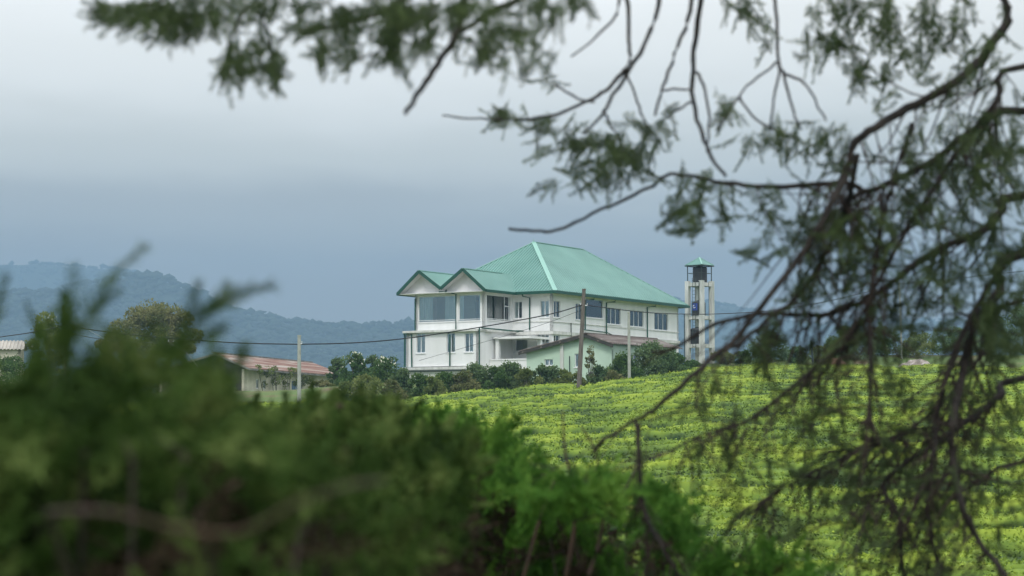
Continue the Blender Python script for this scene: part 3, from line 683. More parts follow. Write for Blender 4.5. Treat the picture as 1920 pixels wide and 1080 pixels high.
# ------------------------------------------------------------ poles and cables
def pole(name, p0, p1, Y, w0, w1, mat, label, cat='pole', arms=None, group=None, n=10):
    a = pt(*p1, Y); b = pt(*p0, Y); zg = gz(b.x, b.y)-.3; d = (b-a).normalized(); base = b-d*((b.z-zg)/d.z if abs(d.z) > .1 else 0)
    t = empty(name, (base.x, base.y, zg), label=label, cat=cat, group=group)
    o = base; q = MB(); L_ = [o+(a-o)*k/6-Vector((base.x, base.y, zg)) for k in range(7)]
    s = Y/3742/2; q.tube(L_, [(w0+(w1-w0)*k/6)*s for k in range(7)], n); q.build('shaft', M[mat], t)
    tp = a-Vector((base.x, base.y, zg))
    for (dz, off) in (arms or []):
        q = MB(); q.tube([tp+Vector((0, 0, -dz)), tp+Vector((off, -.03, -dz)), tp+Vector((off, -.03, -dz+.14))], .035, 6); q.build('insulator', M['frame'], t)
    q = MB(); q.tube([tp-Vector((0,0,.02)), tp+Vector((0,0,.05))], w1*s*1.15, n); q.build('pole_cap', M[mat], t)
    return a
pole('utility_pole', (1086,716), (1095,543), 125, 10, 7, 'wood', 'thick leaning grey wooden pole in front of the mint house', arms=[(1.0, -.22), (1.0, .2)])
pole('utility_pole', (1180,709), (1179,587), 127, 6.5, 5, 'concrete', 'slim straight concrete pole right of the mint house gable')
pole('utility_pole', (561,754), (561,630), 116, 8, 6.5, 'concrete', 'pale concrete pole standing in front of the red-roofed building', arms=[(.45, .16)])
pole('utility_pole', (312,705), (321,638), 150, 9, 7, 'wood', 'short leaning pole with stay wires under the big round tree', arms=[(.1, .2), (.1, -.2)])
pole('utility_pole', (123,700), (119,575), 128, 6, 4.5, 'wood', 'thin dark pole beside the small tree at far left', arms=[(1.0, .15)])
pole('utility_pole', (1690,640), (1686,530), 162, 3.5, 2.6, 'concrete', 'very thin pale pole on the bank behind the cypress branches')
pole('fence_post', (1522,652), (1521,640), 158, 4.5, 4.2, 'metal_dark', 'short dark post among bushes on the bank top', cat='post')
def cable(pts, r, label, mat='cable', name='power_cable'):
    P = [pt(*p) for p in pts]; o = P[0].copy(); q = MB(); fine_ = []
    for k in range(len(P)-1):
        p0 = P[max(0, k-1)]; p1, p2 = P[k], P[k+1]; p3 = P[min(len(P)-1, k+2)]
        for t in range(6):
            t /= 6; fine_.append(.5*((2*p1)+(p2-p0)*t+(2*p0-5*p1+4*p2-p3)*t*t+(3*p1-p0-3*p2+p3)*t**3)-o)
    fine_.append(P[-1]-o); q.tube(fine_, r, 5); ob = q.build(name, M[mat], None, True); ob.location = o; tag(ob, label, 'cable')
cable([(-60,642,140), (0,632,138), (62,623,132), (119,611,128)], .035, 'black cable from left edge up to the thin dark pole')
cable([(119,611,128), (240,627,126), (370,638,122), (460,643.5,119), (561,645.5,116)], .035, 'black cable from thin dark pole past round tree to concrete pole')
cable([(561,645.5,116), (660,643,118), (756,635,120), (860,620,121), (960,603,123), (1040,587,124), (1093,571,125)], .035, 'black cable sagging across the white house front to the wooden pole')
cable([(1093,571,125), (1166,581,128), (1230,587,132), (1300,589,138), (1358,588,143), (1450,582,150), (1560,563,157), (1686,532,162)], .03, 'black cable from wooden pole past the tower to the thin bank pole')
cable([(1686,532,162), (1760,526,164), (1990,500,170)], .03, 'black cable leaving the thin bank pole for the right edge')
cable([(119,623,128), (200,637,132), (321,645,150)], .022, 'lower black cable from thin dark pole to leaning pole')
cable([(321,645,150), (350,662,150), (372,690,150)], .02, 'pale stay wire coming down from the short leaning pole', 'wire', 'stay_wire')
cable([(130,600,128), (165,618,136), (205,641,146)], .018, 'pale wire slanting down behind small left tree', 'wire')
cable([(786,676,146), (870,652,140), (953,628,134), (1030,604,129), (1093,580,125)], .014, 'thin grey service wire from wooden pole to lower house wall', 'cable', 'service_wire')

# ------------------------------------------------------------ leafy plants
def leaf_cloud(C, n, size, flat=.0):
    """n random leaf quads about points C (m,4: x,y,z,r)"""
    idx = rng.integers(0, len(C), n); c = C[idx]
    d = rng.normal(size=(n, 3)); d /= np.linalg.norm(d, axis=1)[:, None]
    rr = c[:, 3]*rng.uniform(.35, 1.08, n)**.6
    p = c[:, :3]+d*rr[:, None]*np.array([1, 1, .8])
    up = d*.6+rng.normal(size=(n, 3))*.6+np.array([0, 0, .35]); up /= np.linalg.norm(up, axis=1)[:, None]
    sd = np.cross(up, rng.normal(size=(n, 3))); sd /= np.linalg.norm(sd, axis=1)[:, None]
    s = (size*rng.uniform(.6, 1.4, n))[:, None]
    V = np.stack([p-up*s*.5, p+sd*s*.38, p+up*s*.6, p-sd*s*.38], 1).reshape(-1, 3)
    return V
def plant(name, px, wpx, ytop, Y, mat, label, cat='bush', group=None, leaves=6500, leaf=.12, stems=6, base=None, flowers=0, trunk=False, crown_frac=1., nb=None, sparse=1., bark='bark_grey', loc=None):
    x = (px-960)/3742*Y; zg = gz(x, Y)-.1; ztop = CZ+(800-ytop)/3742*Y; h = max(.6, ztop-zg); w_ = wpx/3742*Y*1.2
    t = empty(name, (x, Y, zg), label=label, cat=cat, group=group)
    nb = nb or int(20+w_*6); C = []
    q = MB(); z0c = h*(1-crown_frac)
    for k in range(nb):
        a = random.uniform(0, 2*math.pi); r = math.sqrt(random.random()); u = random.random()
        env = math.sin(math.pi*min(1, .30+u*.66))**.7
        cx = math.cos(a)*r*w_*.42*env; cy_ = math.sin(a)*r*w_*.40*env; cr_ = random.uniform(.10, .22)*min(w_, h*1.3)*(1-.3*u)
        cz = z0c+(h-z0c)*(.12+.80*u)
        cz = min(cz, h-cr_*.7)
        C.append((cx, cy_, max(cz, .1), cr_))
    C.append((random.uniform(-.1, .1)*w_, 0, h-.18*w_*.7 if crown_frac == 1 else h-.3, .2*min(w_, h)))
    C = np.array(C)
    if trunk:
        q.tube([(0, 0, 0), (.1*w_*.1, 0, h*.25), (-.02*w_, .05, h*.5)], [.05*w_*.5+.08, .04*w_*.5+.06, .03*w_*.5+.05], 8); q.build('trunk', M[bark], t, True); q = MB(); src = Vector((-.02*w_, .05, h*.48))
    for k in range(min(stems, len(C))):
        c = Vector(C[k, :3]); s0_ = src if trunk else Vector((random.uniform(-.1, .1), random.uniform(-.1, .1), 0)); mid = (s0_+c)/2+Vector((random.uniform(-.1, .1)*w_*.4, random.uniform(-.1, .1)*w_*.3, -.05*h if trunk else .05*h))
        rr = .02*h*.5+.02; q.tube([s0_, mid, c], [rr, rr*.7, rr*.35], 6)
    q.build('branches' if trunk else 'stems', M[bark], t, True)
    n = int(leaves*sparse); V = leaf_cloud(C, n, leaf)
    # broken outline: loose shoots
    k = n//9; V2 = leaf_cloud(C*np.array([1.08, 1.08, 1.04, 1.22]), k, leaf)
    V = np.concatenate([V, V2]); V = V[np.repeat((V.reshape(-1, 4, 3)[:, :, 2].min(1) > -.3), 4)]
    npmesh('foliage', V, np.arange(len(V)).reshape(-1, 4), M[mat], t)
    if flowers:
        C2 = C[C[:, 2] > h*.45]; V = leaf_cloud(C2*np.array([1.02, 1.02, 1.05, 1.0]), flowers, .16); ce = V.reshape(-1, 4, 3).mean(1)
        V = V[np.repeat(ce[:, 2] > np.interp(ce[:, 0]/w_, [-.5, 0, .5], [h*.5, h*.75, h*.5]), 4)]
        npmesh('blossom', V, np.arange(len(V)).reshape(-1, 4), M['flower'], t)
    return t
HG = 'shrubs along the foot of the white house'; BG = 'bushes on the bank right of the tower'
plant('tree', 92, 84, 592, 150, 'leaf_c', 'small pale-leaved tree at far left beside the thin dark pole', 'tree', leaves=7000, leaf=.17, crown_frac=.85, trunk=True, nb=22, sparse=1., flowers=60)
plant('bush', 18, 90, 668, 144, 'leaf_a', 'bush hiding the wall of the shed at far left', leaves=5000)
plant('bush', 395, 90, 700, 150, 'leaf_b', 'bush below the dark gable of the red-roofed building', leaves=4500)
# big round-crowned tree
def big_tree():
    Y = 185; x = (300-960)/3742*Y; zg = gz(x, Y); s = Y/3742
    t = empty('tree', (x, Y, zg), label='large round spreading tree left of the red-roofed building', cat='tree')
    def L(px, py, dy=0): p = pt(px, py, Y); return Vector((p.x-x, dy, p.z-zg))
    q = MB(); q.tube([Vector((0, 0, -.3)), L(303, 700), L(310, 685), L(318, 668), L(308, 655)], [.55, .42, .36, .3, .26], 10); q.build('trunk', M['bark_grey'], t, True)
    lobes = [(215,640,26), (235,612,28), (262,594,30), (290,588,32), (318,592,30), (340,606,26), (352,630,22), (345,652,16), (230,640,24), (270,625,32), (310,622,30), (255,655,22), (330,640,20), (290,600,30), (205,652,14), (325,662,11), (358,655,10), (282,650,24), (240,668,14), (265,676,14)]
    C = []; q = MB()
    for k, (a, b, r) in enumerate(lobes):
        dy = random.uniform(-2.6, 2.6); c = L(a, b, dy); C.append((*c, r*s)); o = L(308, 655) if k % 2 else L(316, 668)
        q.tube([o, (o+c)/2+Vector((0, 0, .25)), c], [.2, .13, .05], 6)
        for j in range(2): dy2 = random.uniform(-3, 3); c = L(a+random.uniform(-14, 14), b+random.uniform(-6, 8), dy2); C.append((*c, r*s*.7))
    q.build('branches', M['bark_grey'], t, True); C = np.array(C)
    V = leaf_cloud(C, 27000, .19); npmesh('foliage', V, np.arange(len(V)).reshape(-1, 4), M['leaf_d'], t)
big_tree()
plant('bush', 630, 44, 672, 160, 'leaf_b', 'dark round bush right of the red roof, behind paler shrubs', group=HG)
plant('bush', 664, 58, 661, 148, 'leaf_a', 'tall bush topped with cream blossom right of the red-roofed building', group=HG, flowers=90)
plant('bush', 697, 44, 668, 150, 'leaf_b', 'narrow grey-green bush between the two blossoming bushes', group=HG)
plant('bush', 722, 66, 669, 146, 'leaf_a', 'wide bush with yellow-cream blossom beside white house corner', group=HG, flowers=130)
plant('bush', 690, 86, 702, 127, 'leaf_c', 'low yellow-green scrub below the blossoming bushes', group=HG, leaf=.11)
plant('bush', 648, 46, 716, 126, 'leaf_c', 'small pale scrub at the tea edge below the red roof end', group=HG, leaf=.11, flowers=20)
plant('bush', 752, 44, 692, 132, 'leaf_b', 'dark bush against the left plinth of the white house', group=HG)
plant('bush', 788, 66, 700, 128, 'leaf_a', 'low clipped bush at left end of the hedge by the tea', group=HG)
plant('bush', 838, 70, 699, 128, 'leaf_a', 'low bush under the drape window of the white house', group=HG)
plant('bush', 897, 84, 682, 129, 'leaf_b', 'broad dark green bush below the wing corner downpipe', group=HG, leaves=7000)
plant('bush', 960, 84, 679, 130, 'leaf_b', 'dense dark green bush below the porch parapet', group=HG, leaves=7000)
plant('bush', 1020, 74, 684, 129.5, 'leaf_b', 'dense bush below the small window of the mint house', group=HG, leaves=6000)
plant('bush', 1056, 50, 694, 129, 'leaf_c', 'yellowish loose bush left of the wooden pole base', group=HG, leaf=.11)
plant('bush', 1108, 26, 648, 130, 'leaf_d', 'thin see-through shrub right of the wooden pole', group=HG, sparse=.13, leaf=.12)
plant('bush', 1128, 62, 686, 130, 'leaf_b', 'low dark bush between the wooden and the slim pole', group=HG)
plant('bush', 1166, 60, 662, 132, 'leaf_a', 'bush covering the right end of the mint wall', group=HG)
plant('bush', 1218, 100, 641, 134, 'leaf_b', 'tallest dark bush in front of the white house right end', group=HG, leaves=9000)
plant('bush', 1262, 60, 660, 136, 'leaf_a', 'bush left of the water tower foot', group=HG)
plant('bush', 1300, 46, 676, 146, 'leaf_a', 'low bush at the foot of the water tower', group=HG)
for k, (px, wd, yt, Y, mt, lb) in enumerate([(1354,44,656,158,'leaf_c','pale green bush just right of the tower'), (1392,56,656,160,'leaf_a','rounded bush second right of the tower'), (1445,70,622,162,'leaf_b','tall dark bush behind the hanging cypress spray'),
        (1498,40,650,160,'leaf_a','low bush left of the short dark post'), (1537,44,648,159,'leaf_c','pale bush right of the short dark post'), (1562,40,638,160,'leaf_a','small bush at the left side of the big bank bush'), (1594,88,612,162,'leaf_b','big leafy bush highest on the open part of the bank'),
        (1655,64,612,164,'leaf_a','leafy bush left of the very thin pale pole'), (1722,74,622,163,'leaf_c','yellow-green bush right of the very thin pole'), (1790,90,610,165,'leaf_b','dark bush behind the thickest cypress branches'), (1862,90,585,168,'leaf_b','tall dark bush near the right edge'), (1925,90,570,168,'leaf_b','dark bush cut by the right edge')]):
    plant('bush', px, wd, yt, Y, mt, lb, group=BG, leaves=4800 if wd < 80 else 6500)
for k, (px, wd, yt, Y, mt, lb, sp) in enumerate([(812,60,706,126.5,'leaf_c','low pale scrub at the tea edge between the two left hedge bushes',.7), (868,54,694,127.5,'leaf_d','olive bush filling the gap right of the drape window',.9), (928,60,688,128,'leaf_a','paler bush between the two broad dark green bushes',.9),
        (990,56,690,128,'leaf_c','yellow-green bush right under the porch corner',.8), (1082,34,700,128,'leaf_c','weedy tuft at the wooden pole foot',.6), (1150,44,694,129.5,'leaf_d','olive scrub left of the slim pole foot',.7), (1196,60,690,131,'leaf_a','low scrub right of the slim pole foot',.8),
        (1240,60,684,135,'leaf_d','olive scrub at the foot of the tallest dark bush',.8), (600,60,712,140,'leaf_d','olive scrub under the red roof right end',.8), (735,60,712,126,'leaf_d','olive scrub at the tea edge below house corner',.7)]):
    plant('bush', px, wd, yt, Y, mt, lb, group=HG, leaves=4200, leaf=.11, sparse=sp, nb=16)
# vine on the red roof edge
vC = []
for k in range(26):
    a = random.uniform(2, 16); p = Q0+Ur*a+Vr*(wR+random.uniform(-.3, .6)); vC.append((p.x, p.y, qz+zR-.1+random.uniform(-1.2, .35), random.uniform(.25, .5)))
vo = Q0+Ur*8+Vr*(wR+.1); vt = empty('climbing_plant', (vo.x, vo.y, qz), label='straggly yellow-green creeper growing over the red roof edge', cat='creeper')
vC = np.array(vC)-np.array([vo.x, vo.y, qz, 0]); V = leaf_cloud(vC, 2200, .13); npmesh('foliage', V, np.arange(len(V)).reshape(-1, 4), M['vine'], vt)
q = MB()
for k in range(8): c = Vector(vC[k, :3]); q.tube([(c.x*.6, c.y*.6, -1), c], .025, 5)
q.build('stems', M['bark_grey'], vt)
# soil heap and rubble
def heap(px, wpx, Y, h, mat, name, label, cat):
    x = (px-960)/3742*Y; w_ = wpx/3742*Y; n = 26; zg = gz(x, Y)
    xs = np.linspace(-1, 1, n); XX, YY = np.meshgrid(xs, xs); rr = np.hypot(XX, YY); Z = h*np.clip(1-rr**2, -.2, 1)*(.5+fbm(XX*3+px, YY*3, 4, 3))-.05
    V = np.stack([XX*w_/2, YY*1.6, Z], -1).reshape(-1, 3); i = (np.arange(n-1)[:, None]*n+np.arange(n-1)[None]).ravel()
    o = npmesh(name, V, np.stack([i, i+1, i+n+1, i+n], -1), M[mat]); o.location = (x, Y, zg); tag(o, label, cat)
heap(1305, 80, 145.5, .75, 'soil', 'soil_heap', 'red bare earth heap at the foot of the water tower', 'earth heap')
heap(1410, 60, 152, .5, 'soil', 'soil_heap', 'small red earth patch above the tea right of the tower', 'earth heap')
heap(1570, 60, 157, .8, 'soil', 'soil_heap', 'reddish earth bank below the big leafy bush', 'earth heap')
heap(1720, 80, 157, .9, 'stone', 'rubble_heap', 'pale rubble heap on the bank near the thin pole', 'rubble')
for k, (px, Y, s, lb) in enumerate([(1284,143.2,.16,'small pale stone at the left end of the red earth heap by the tower'), (1318,143.4,.22,'largest pale stone on the red earth heap by the tower'), (1338,143.8,.13,'tiny pale stone at the right end of the red earth heap by the tower'),
        (1404,150.5,.15,'pale stone left on the small red earth patch'), (1420,150.4,.2,'pale stone right on the small red earth patch'), (1562,155,.2,'pale stone under the big leafy bush, the left one'), (1580,154.8,.26,'bigger pale stone under the big leafy bush, the right one'),
        (1696,154.6,.2,'pale stone at the left foot of the rubble heap'), (1716,154.4,.28,'large pale stone in front of the rubble heap'), (1738,154.7,.17,'small pale stone at the right foot of the rubble heap')]):
    x = (px-960)/3742*Y; q = MB(); q.box(-s, s, -s*.8, s*.8, -s*.5, s*.6); q.v = [(a*random.uniform(.6, 1.1), b*random.uniform(.6, 1.1), c*random.uniform(.6, 1.2)) for a, b, c in q.v]
    o = q.build('stone', M['stone']); o.location = (x, Y, gz(x, Y)+.15+s*.4); o.rotation_euler = (0, 0, random.uniform(0, 3)); tag(o, lb, 'stone', 'loose stones on the bank')

# ------------------------------------------------------------ cypress sprays
def make_spray(seed, tk=1.):
    r = random.Random(seed); segs = []            # (p0, p1, w0, w1)
    L = 1.; n = 11
    def twig(o, d, side, ln, lvl):
        k = 5 if lvl == 0 else 3
        p = Vector(o); dd = Vector(d)
        for j in range(k):
            q = p+dd*ln/k; segs.append((p.copy(), q.copy(), .030*(1-.12*j), .026*(1-.2*j))); p = q
            dd = (dd+Vector((r.uniform(-.12, .12), r.uniform(-.12, .12), r.uniform(-.12, .12)))).normalized()
            if lvl < 1 and j < k-1:
                for s in (-1, 1):
                    if r.random() < .85:
                        e = (dd*.75+side*s*.7+Vector((0, 0, r.uniform(-.35, .35)))).normalized(); twig(p, e, dd.cross(Vector((0, 0, 1))).normalized(), ln*.30*r.uniform(.6, 1.1), 1)
    p = Vector((0, 0, 0)); d = Vector((1, 0, 0))
    for j in range(n):
        q = p+d*L/n; segs.append((p.copy(), q.copy(), .022, .02)); p = q
        d = (d+Vector((0, r.uniform(-.1, .1), r.uniform(-.12, .08)))).normalized()
        for s in (-1, 1):
            if r.random() < .9:
                ln = .34*(1-.70*j/n)*r.uniform(.6, 1.15)
                e = Vector((.82, s*.55, r.uniform(-.35, .35))).normalized(); twig(p, e, Vector((e.y, -e.x, 0)), ln, 0)
    twig(p, d, Vector((0, 1, 0)), .14, 0)
    V = []
    for (a, b, w0, w1) in segs:
        dd = (b-a).normalized(); x = dd.cross(Vector((r.uniform(-1, 1), r.uniform(-1, 1), r.uniform(-1, 1)))).normalized()
        b2_ = b+dd*.012
        V += [a-x*w0*.5*tk, a+x*w0*.5*tk, b2_+x*w1*.5*tk, b2_-x*w1*.5*tk]
    return np.array([tuple(v) for v in V])
SPR = [make_spray(100+k) for k in range(6)]; SPRT = [make_spray(200+k, .72) for k in range(6)]
def put_sprays(items, var=0):
    """items: (pos, dir, length) -> merged vertex array"""
    out_ = []
    for (p, d, ln) in items:
        S = (SPRT if var else SPR)[random.randrange(6)]; d = Vector(d).normalized(); r_ = Vector((random.uniform(-1, 1), random.uniform(-1, 1), random.uniform(-1, 1)))
        y = d.cross(r_).normalized(); z = d.cross(y); Mx = np.array([tuple(d), tuple(y), tuple(z)])
        out_.append((S@Mx)*ln+np.array(tuple(p)))
    return np.concatenate(out_) if out_ else np.zeros((0, 3))
def jit(v, s): return Vector(v)+Vector((random.gauss(0, s), random.gauss(0, s), random.gauss(0, s)))

# ---- the overhanging cypress: trunk out of frame to the right, limbs traced at their own distances
TB = Vector((2.75, 6.6, 0)); TB.z = gz(TB.x, TB.y)-.1
cyp = empty('cypress_tree', TB, label='old cypress overhanging the view with drooping dark branches on the right and top', cat='tree')
def loc(v): return Vector(v)-TB
q = MB(); q.tube([loc((TB.x, TB.y, TB.z-.2)), loc((TB.x+.03, TB.y, CZ-.6)), loc((TB.x-.03, TB.y+.05, CZ+.6)), loc((TB.x+.02, TB.y, CZ+2.2)), loc((TB.x, TB.y, CZ+4.2))], [.24, .19, .16, .13, .07], 14); q.build('trunk', M['bark'], cyp, True)
TOP = lambda z: Vector((TB.x, TB.y, CZ+z))
LIMBS = []
def smooth_poly(P, sub=4):
    o = []
    for k in range(len(P)-1):
        p0 = P[max(0, k-1)]; p1, p2 = P[k], P[k+1]; p3 = P[min(len(P)-1, k+2)]
        for t in range(sub):
            t /= sub; o.append(.5*((2*p1)+(p2-p0)*t+(2*p0-5*p1+4*p2-p3)*t*t+(3*p1-p0-3*p2+p3)*t**3))
    return o+[P[-1]]
def limb(pts, w0, w1, start=None, name='limb', mat='bark', sub=4):
    """pts (px,py,Y); widths in photo pixels at the local distance"""
    P = [pt(*p) for p in pts]
    if start is not None: P = [start]+P
    S = smooth_poly(P, sub); n = len(S); rad_ = [max(.0016, 1.22*(w0+(w1-w0)*(k/(n-1)))*S[k].y/3742/2)*random.uniform(.9, 1.1) for k in range(n)]
    q = MB(); q.tube([loc(p+Vector((random.gauss(0, .002), 0, random.gauss(0, .002)))) for p in S], rad_, 7); q.build(name, M[mat], cyp, True)
    LIMBS.append(S); return S
d0 = 6.0
limb([(1935,-60,6.2), (1890,40,6.1), (1840,110,6.1), (1780,160,6), (1700,205,6), (1640,240,5.9), (1605,268,5.9), (1588,320,5.9), (1550,400,5.8), (1500,480,5.8), (1440,560,5.7), (1370,640,5.7), (1290,710,5.6), (1225,770,5.6), (1190,790,5.6), (1135,825,5.6), (1108,850,5.6)], 18, 5, TOP(1.55))
limb([(1195,790,5.6), (1197,850,5.6), (1203,930,5.6), (1210,965,5.6), (1240,1020,5.5), (1280,1090,5.5)], 9, 6)
limb([(1925,208,6.5), (1870,214,6.4), (1800,262,6.3), (1735,310,6.2), (1660,345,6.1), (1620,360,6), (1580,378,6)], 14, 8, TOP(1.0))
limb([(1620,360,6), (1596,345,6), (1560,344,6), (1440,350,6), (1360,343,6), (1290,330,6), (1250,328,6)], 10, 5)
limb([(1252,330,6), (1185,368,6.1), (1110,400,6.2), (1045,432,6.3), (1000,432,6.3), (953,430,6.3)], 5.5, 4.5)
limb([(1930,365,6.8), (1880,395,6.7), (1840,435,6.6), (1770,462,6.5), (1710,500,6.4), (1660,540,6.3), (1610,567,6.2), (1560,586,6.2), (1510,591,6.1), (1430,588,6.1), (1340,610,6), (1260,655,6), (1220,662,6)], 15, 5, TOP(.85))
limb([(1606,290,5.9), (1588,390,6), (1550,470,6), (1505,545,6), (1440,600,6), (1370,652,5.9)], 9, 6)
limb([(1930,470,6.4), (1875,545,6.3), (1830,605,6.2), (1810,680,6.2), (1795,740,6.1), (1785,800,6), (1786,860,6), (1802,940,5.9), (1835,1015,5.9), (1890,1085,5.8)], 19, 9, TOP(.75))
limb([(1885,500,6.2), (1840,560,6.2), (1780,690,6.1), (1760,775,6.1), (1750,850,6), (1740,930,6), (1746,1000,6), (1768,1085,6)], 11, 6)
limb([(1930,705,6.6), (1880,740,6.5), (1820,785,6.4), (1750,835,6.3), (1680,885,6.2), (1655,912,6.2), (1684,970,6.1), (1696,1090,6.1)], 13, 6, TOP(.35))
limb([(1820,785,6.4), (1740,800,6.4), (1640,830,6.3), (1560,870,6.3), (1480,905,6.2), (1430,940,6.2)], 7, 3)
limb([(1712,232,6), (1682,320,6), (1655,410,6), (1637,525,6), (1630,610,6), (1632,690,5.9), (1630,760,5.9), (1636,830,5.9)], 9, 5)
limb([(1935,120,6.3), (1870,190,6.2), (1800,280,6.2), (1720,400,6.1), (1650,520,6), (1600,620,6), (1560,700,6)], 12, 4, TOP(1.2))
limb([(1640,620,6), (1560,665,6), (1480,730,5.9), (1400,790,5.9), (1330,810,5.9), (1250,850,5.9)], 8, 3)
limb([(1930,560,6.8), (1860,640,6.7), (1790,730,6.6), (1700,810,6.5), (1620,840,6.5), (1540,850,6.4)], 10, 3, TOP(.5))
limb([(1930,860,6.2), (1850,900,6.2), (1800,880,6.2), (1740,910,6.1), (1600,960,6)], 8, 3, TOP(.1))
# hanging bare twigs near the top centre
HT = [([(1175,-30), (1180,60), (1181,105), (1172,145)], 7, 5), ([(1240,-30), (1222,55), (1175,140), (1128,215), (1095,252)], 8, 4), ([(1165,-20), (1145,42), (1070,106)], 5, 3), ([(1305,-30), (1290,40), (1265,102), (1243,165), (1228,215)], 7, 4),
    ([(1318,-30), (1306,60), (1300,110), (1300,190), (1315,250), (1334,295), (1362,332)], 9, 5), ([(1306,134), (1322,170), (1330,220), (1326,285)], 5, 3), ([(1452,-30), (1456,60), (1460,120), (1452,190), (1445,245)], 6, 3), ([(1460,120), (1475,160), (1488,210), (1503,245)], 5, 3),
    ([(1466,138), (1500,150), (1520,172), (1550,228)], 5, 3), ([(1458,115), (1420,145), (1385,182), (1345,248)], 4, 3), ([(1172,130), (1140,165), (1110,185), (1050,212), (1000,222), (925,224)], 7, 4), ([(1040,160), (1085,185), (1115,192)], 4, 3), ([(1300,190), (1270,205), (1250,225)], 4, 3),
    ([(1130,205), (1150,240), (1165,270), (1170,300)], 4, 3), ([(1175,140), (1195,190), (1210,230), (1240,270)], 4, 3), ([(1235,170), (1265,168), (1300,164)], 4, 3), ([(920,226), (880,222), (830,216)], 3, 3), ([(1385,182), (1410,215), (1450,245), (1500,262)], 4, 3)]
LT = [limb([(a, b, 5.7+.03*k) for a, b in p], w0, w1, name='twig') for k, (p, w0, w1) in enumerate(HT)]
# upper limb above the frame that carries the top and left sprays
upl = limb([(1800,-420,6.0), (1500,-330,5.7), (1200,-260,5.3), (900,-200,5.0), (600,-150,4.8), (250,-110,4.6), (60,-90,4.6)], 40, 10, TOP(2.1))
for pts_, w0, w1 in [([(1260,-270,5.4), (1240,-140,5.5), (1240,-30,5.7)], 9, 8), ([(1180,-255,5.3), (1175,-30,5.7)], 8, 7), ([(1330,-290,5.5), (1318,-30,5.8)], 9, 9), ([(1300,-285,5.5), (1305,-30,5.8)], 8, 7), ([(1470,-325,5.7), (1452,-30,5.9)], 8, 7),
        ([(900,-200,5), (878,-60,4.8), (870,5,4.7), (858,65,4.6), (830,110,4.6), (800,152,4.6), (778,185,4.6), (757,214,4.6)], 16, 7), ([(960,-205,5), (990,-30,4.8), (915,25,4.7), (862,62,4.6)], 13, 8), ([(820,-190,5), (790,-40,4.8), (740,10,4.7), (690,34,4.7), (650,42,4.7), (600,56,4.7), (558,58,4.7)], 10, 6),
        ([(560,-140,4.8), (500,-30,4.7), (450,30,4.7), (430,80,4.7), (432,130,4.7)], 9, 3), ([(400,-130,4.7), (330,-20,4.6), (250,15,4.6), (170,20,4.6)], 9, 3), ([(480,20,4.7), (505,70,4.7), (508,130,4.7)], 5, 3), ([(715,96,4.7), (670,112,4.7), (640,135,4.7)], 4, 3)]:
    limb(pts_, w0, w1, name='branch')
# random fine twigs on the right, drooping down and left from the limbs
tw_m = MB(); ends = []
def fine_twigs(n, boxes):
    for k in range(n):
        S = random.choice(LIMBS[:16]); p = S[random.randrange(len(S)//5, len(S))].copy()
        sx = 960+3742*p.x/p.y
        if sx < 1120: continue
        dpx = random.uniform(50, 210); ang_ = R(random.gauss(-112, 38)); L_ = dpx*p.y/3742; d = Vector((math.cos(ang_), random.gauss(0, .35), math.sin(ang_))).normalized()
        P = [p]
        for j in range(5): P.append(P[-1]+d*L_/5); d = (d+Vector((random.gauss(0, .13), random.gauss(0, .1), random.gauss(0, .13)-.05))).normalized()
        ex = 960+3742*P[-1].x/P[-1].y; ey = 800-3742*(P[-1].z-CZ)/P[-1].y
        if (ex < 1470 and 370 < ey < 640) or (ex < 1330 and ey < 420) or (ex < 1300 and ey > 640 and random.random() < .6): continue
        r0_ = random.uniform(2.2, 5)*p.y/3742/2; tw_m.tube([loc(v) for v in P], [r0_*(1-.12*j) for j in range(6)], 5); ends.append((P, d)); 
fine_twigs(1050, None); tw_m.build('twigs', M['bark2'], cyp, True)
items = []
def cluster(cx, cy_, rx, ry, n, Y, droop=-90, size=(34, 80), spread=45):
    for k in range(int(n*1.6)):
        a = random.uniform(0, 6.283); r = math.sqrt(random.random()); px = cx+rx*r*math.cos(a); py = cy_+ry*r*math.sin(a); yy = Y+random.gauss(0, .25)
        an = R(random.gauss(droop, spread)); d = (math.cos(an), random.gauss(0, .45), math.sin(an)); ln = random.uniform(*size)*yy/3742
        p = pt(px, py, yy)-Vector(d).normalized()*ln*.5; items.append((loc(p), d, ln))
for c in [(195,18,50,16,7,170), (250,25,60,22,10,190), (330,32,100,36,30,-100), (400,20,120,26,26,-90), (470,95,50,50,20,-80), (435,125,26,36,11,-95), (508,122,22,38,9,-80), (330,55,70,25,10,-100), (620,60,40,50,16,-95), (700,35,80,40,26,-100), (640,105,50,20,9,-110),
          (770,62,60,50,26,-90), (800,22,90,28,22,-90), (890,65,40,60,15,-90), (930,95,40,42,11,-95), (980,35,70,45,22,-90), (1000,110,32,32,6,-90), (1060,15,50,22,8,-90), (545,10,60,18,8,-90), (735,100,40,35,9,-100), (560,55,30,12,4,-150)]:
    cluster(c[0], c[1], c[2], c[3], int(c[4]*1.5), 4.4, c[5])
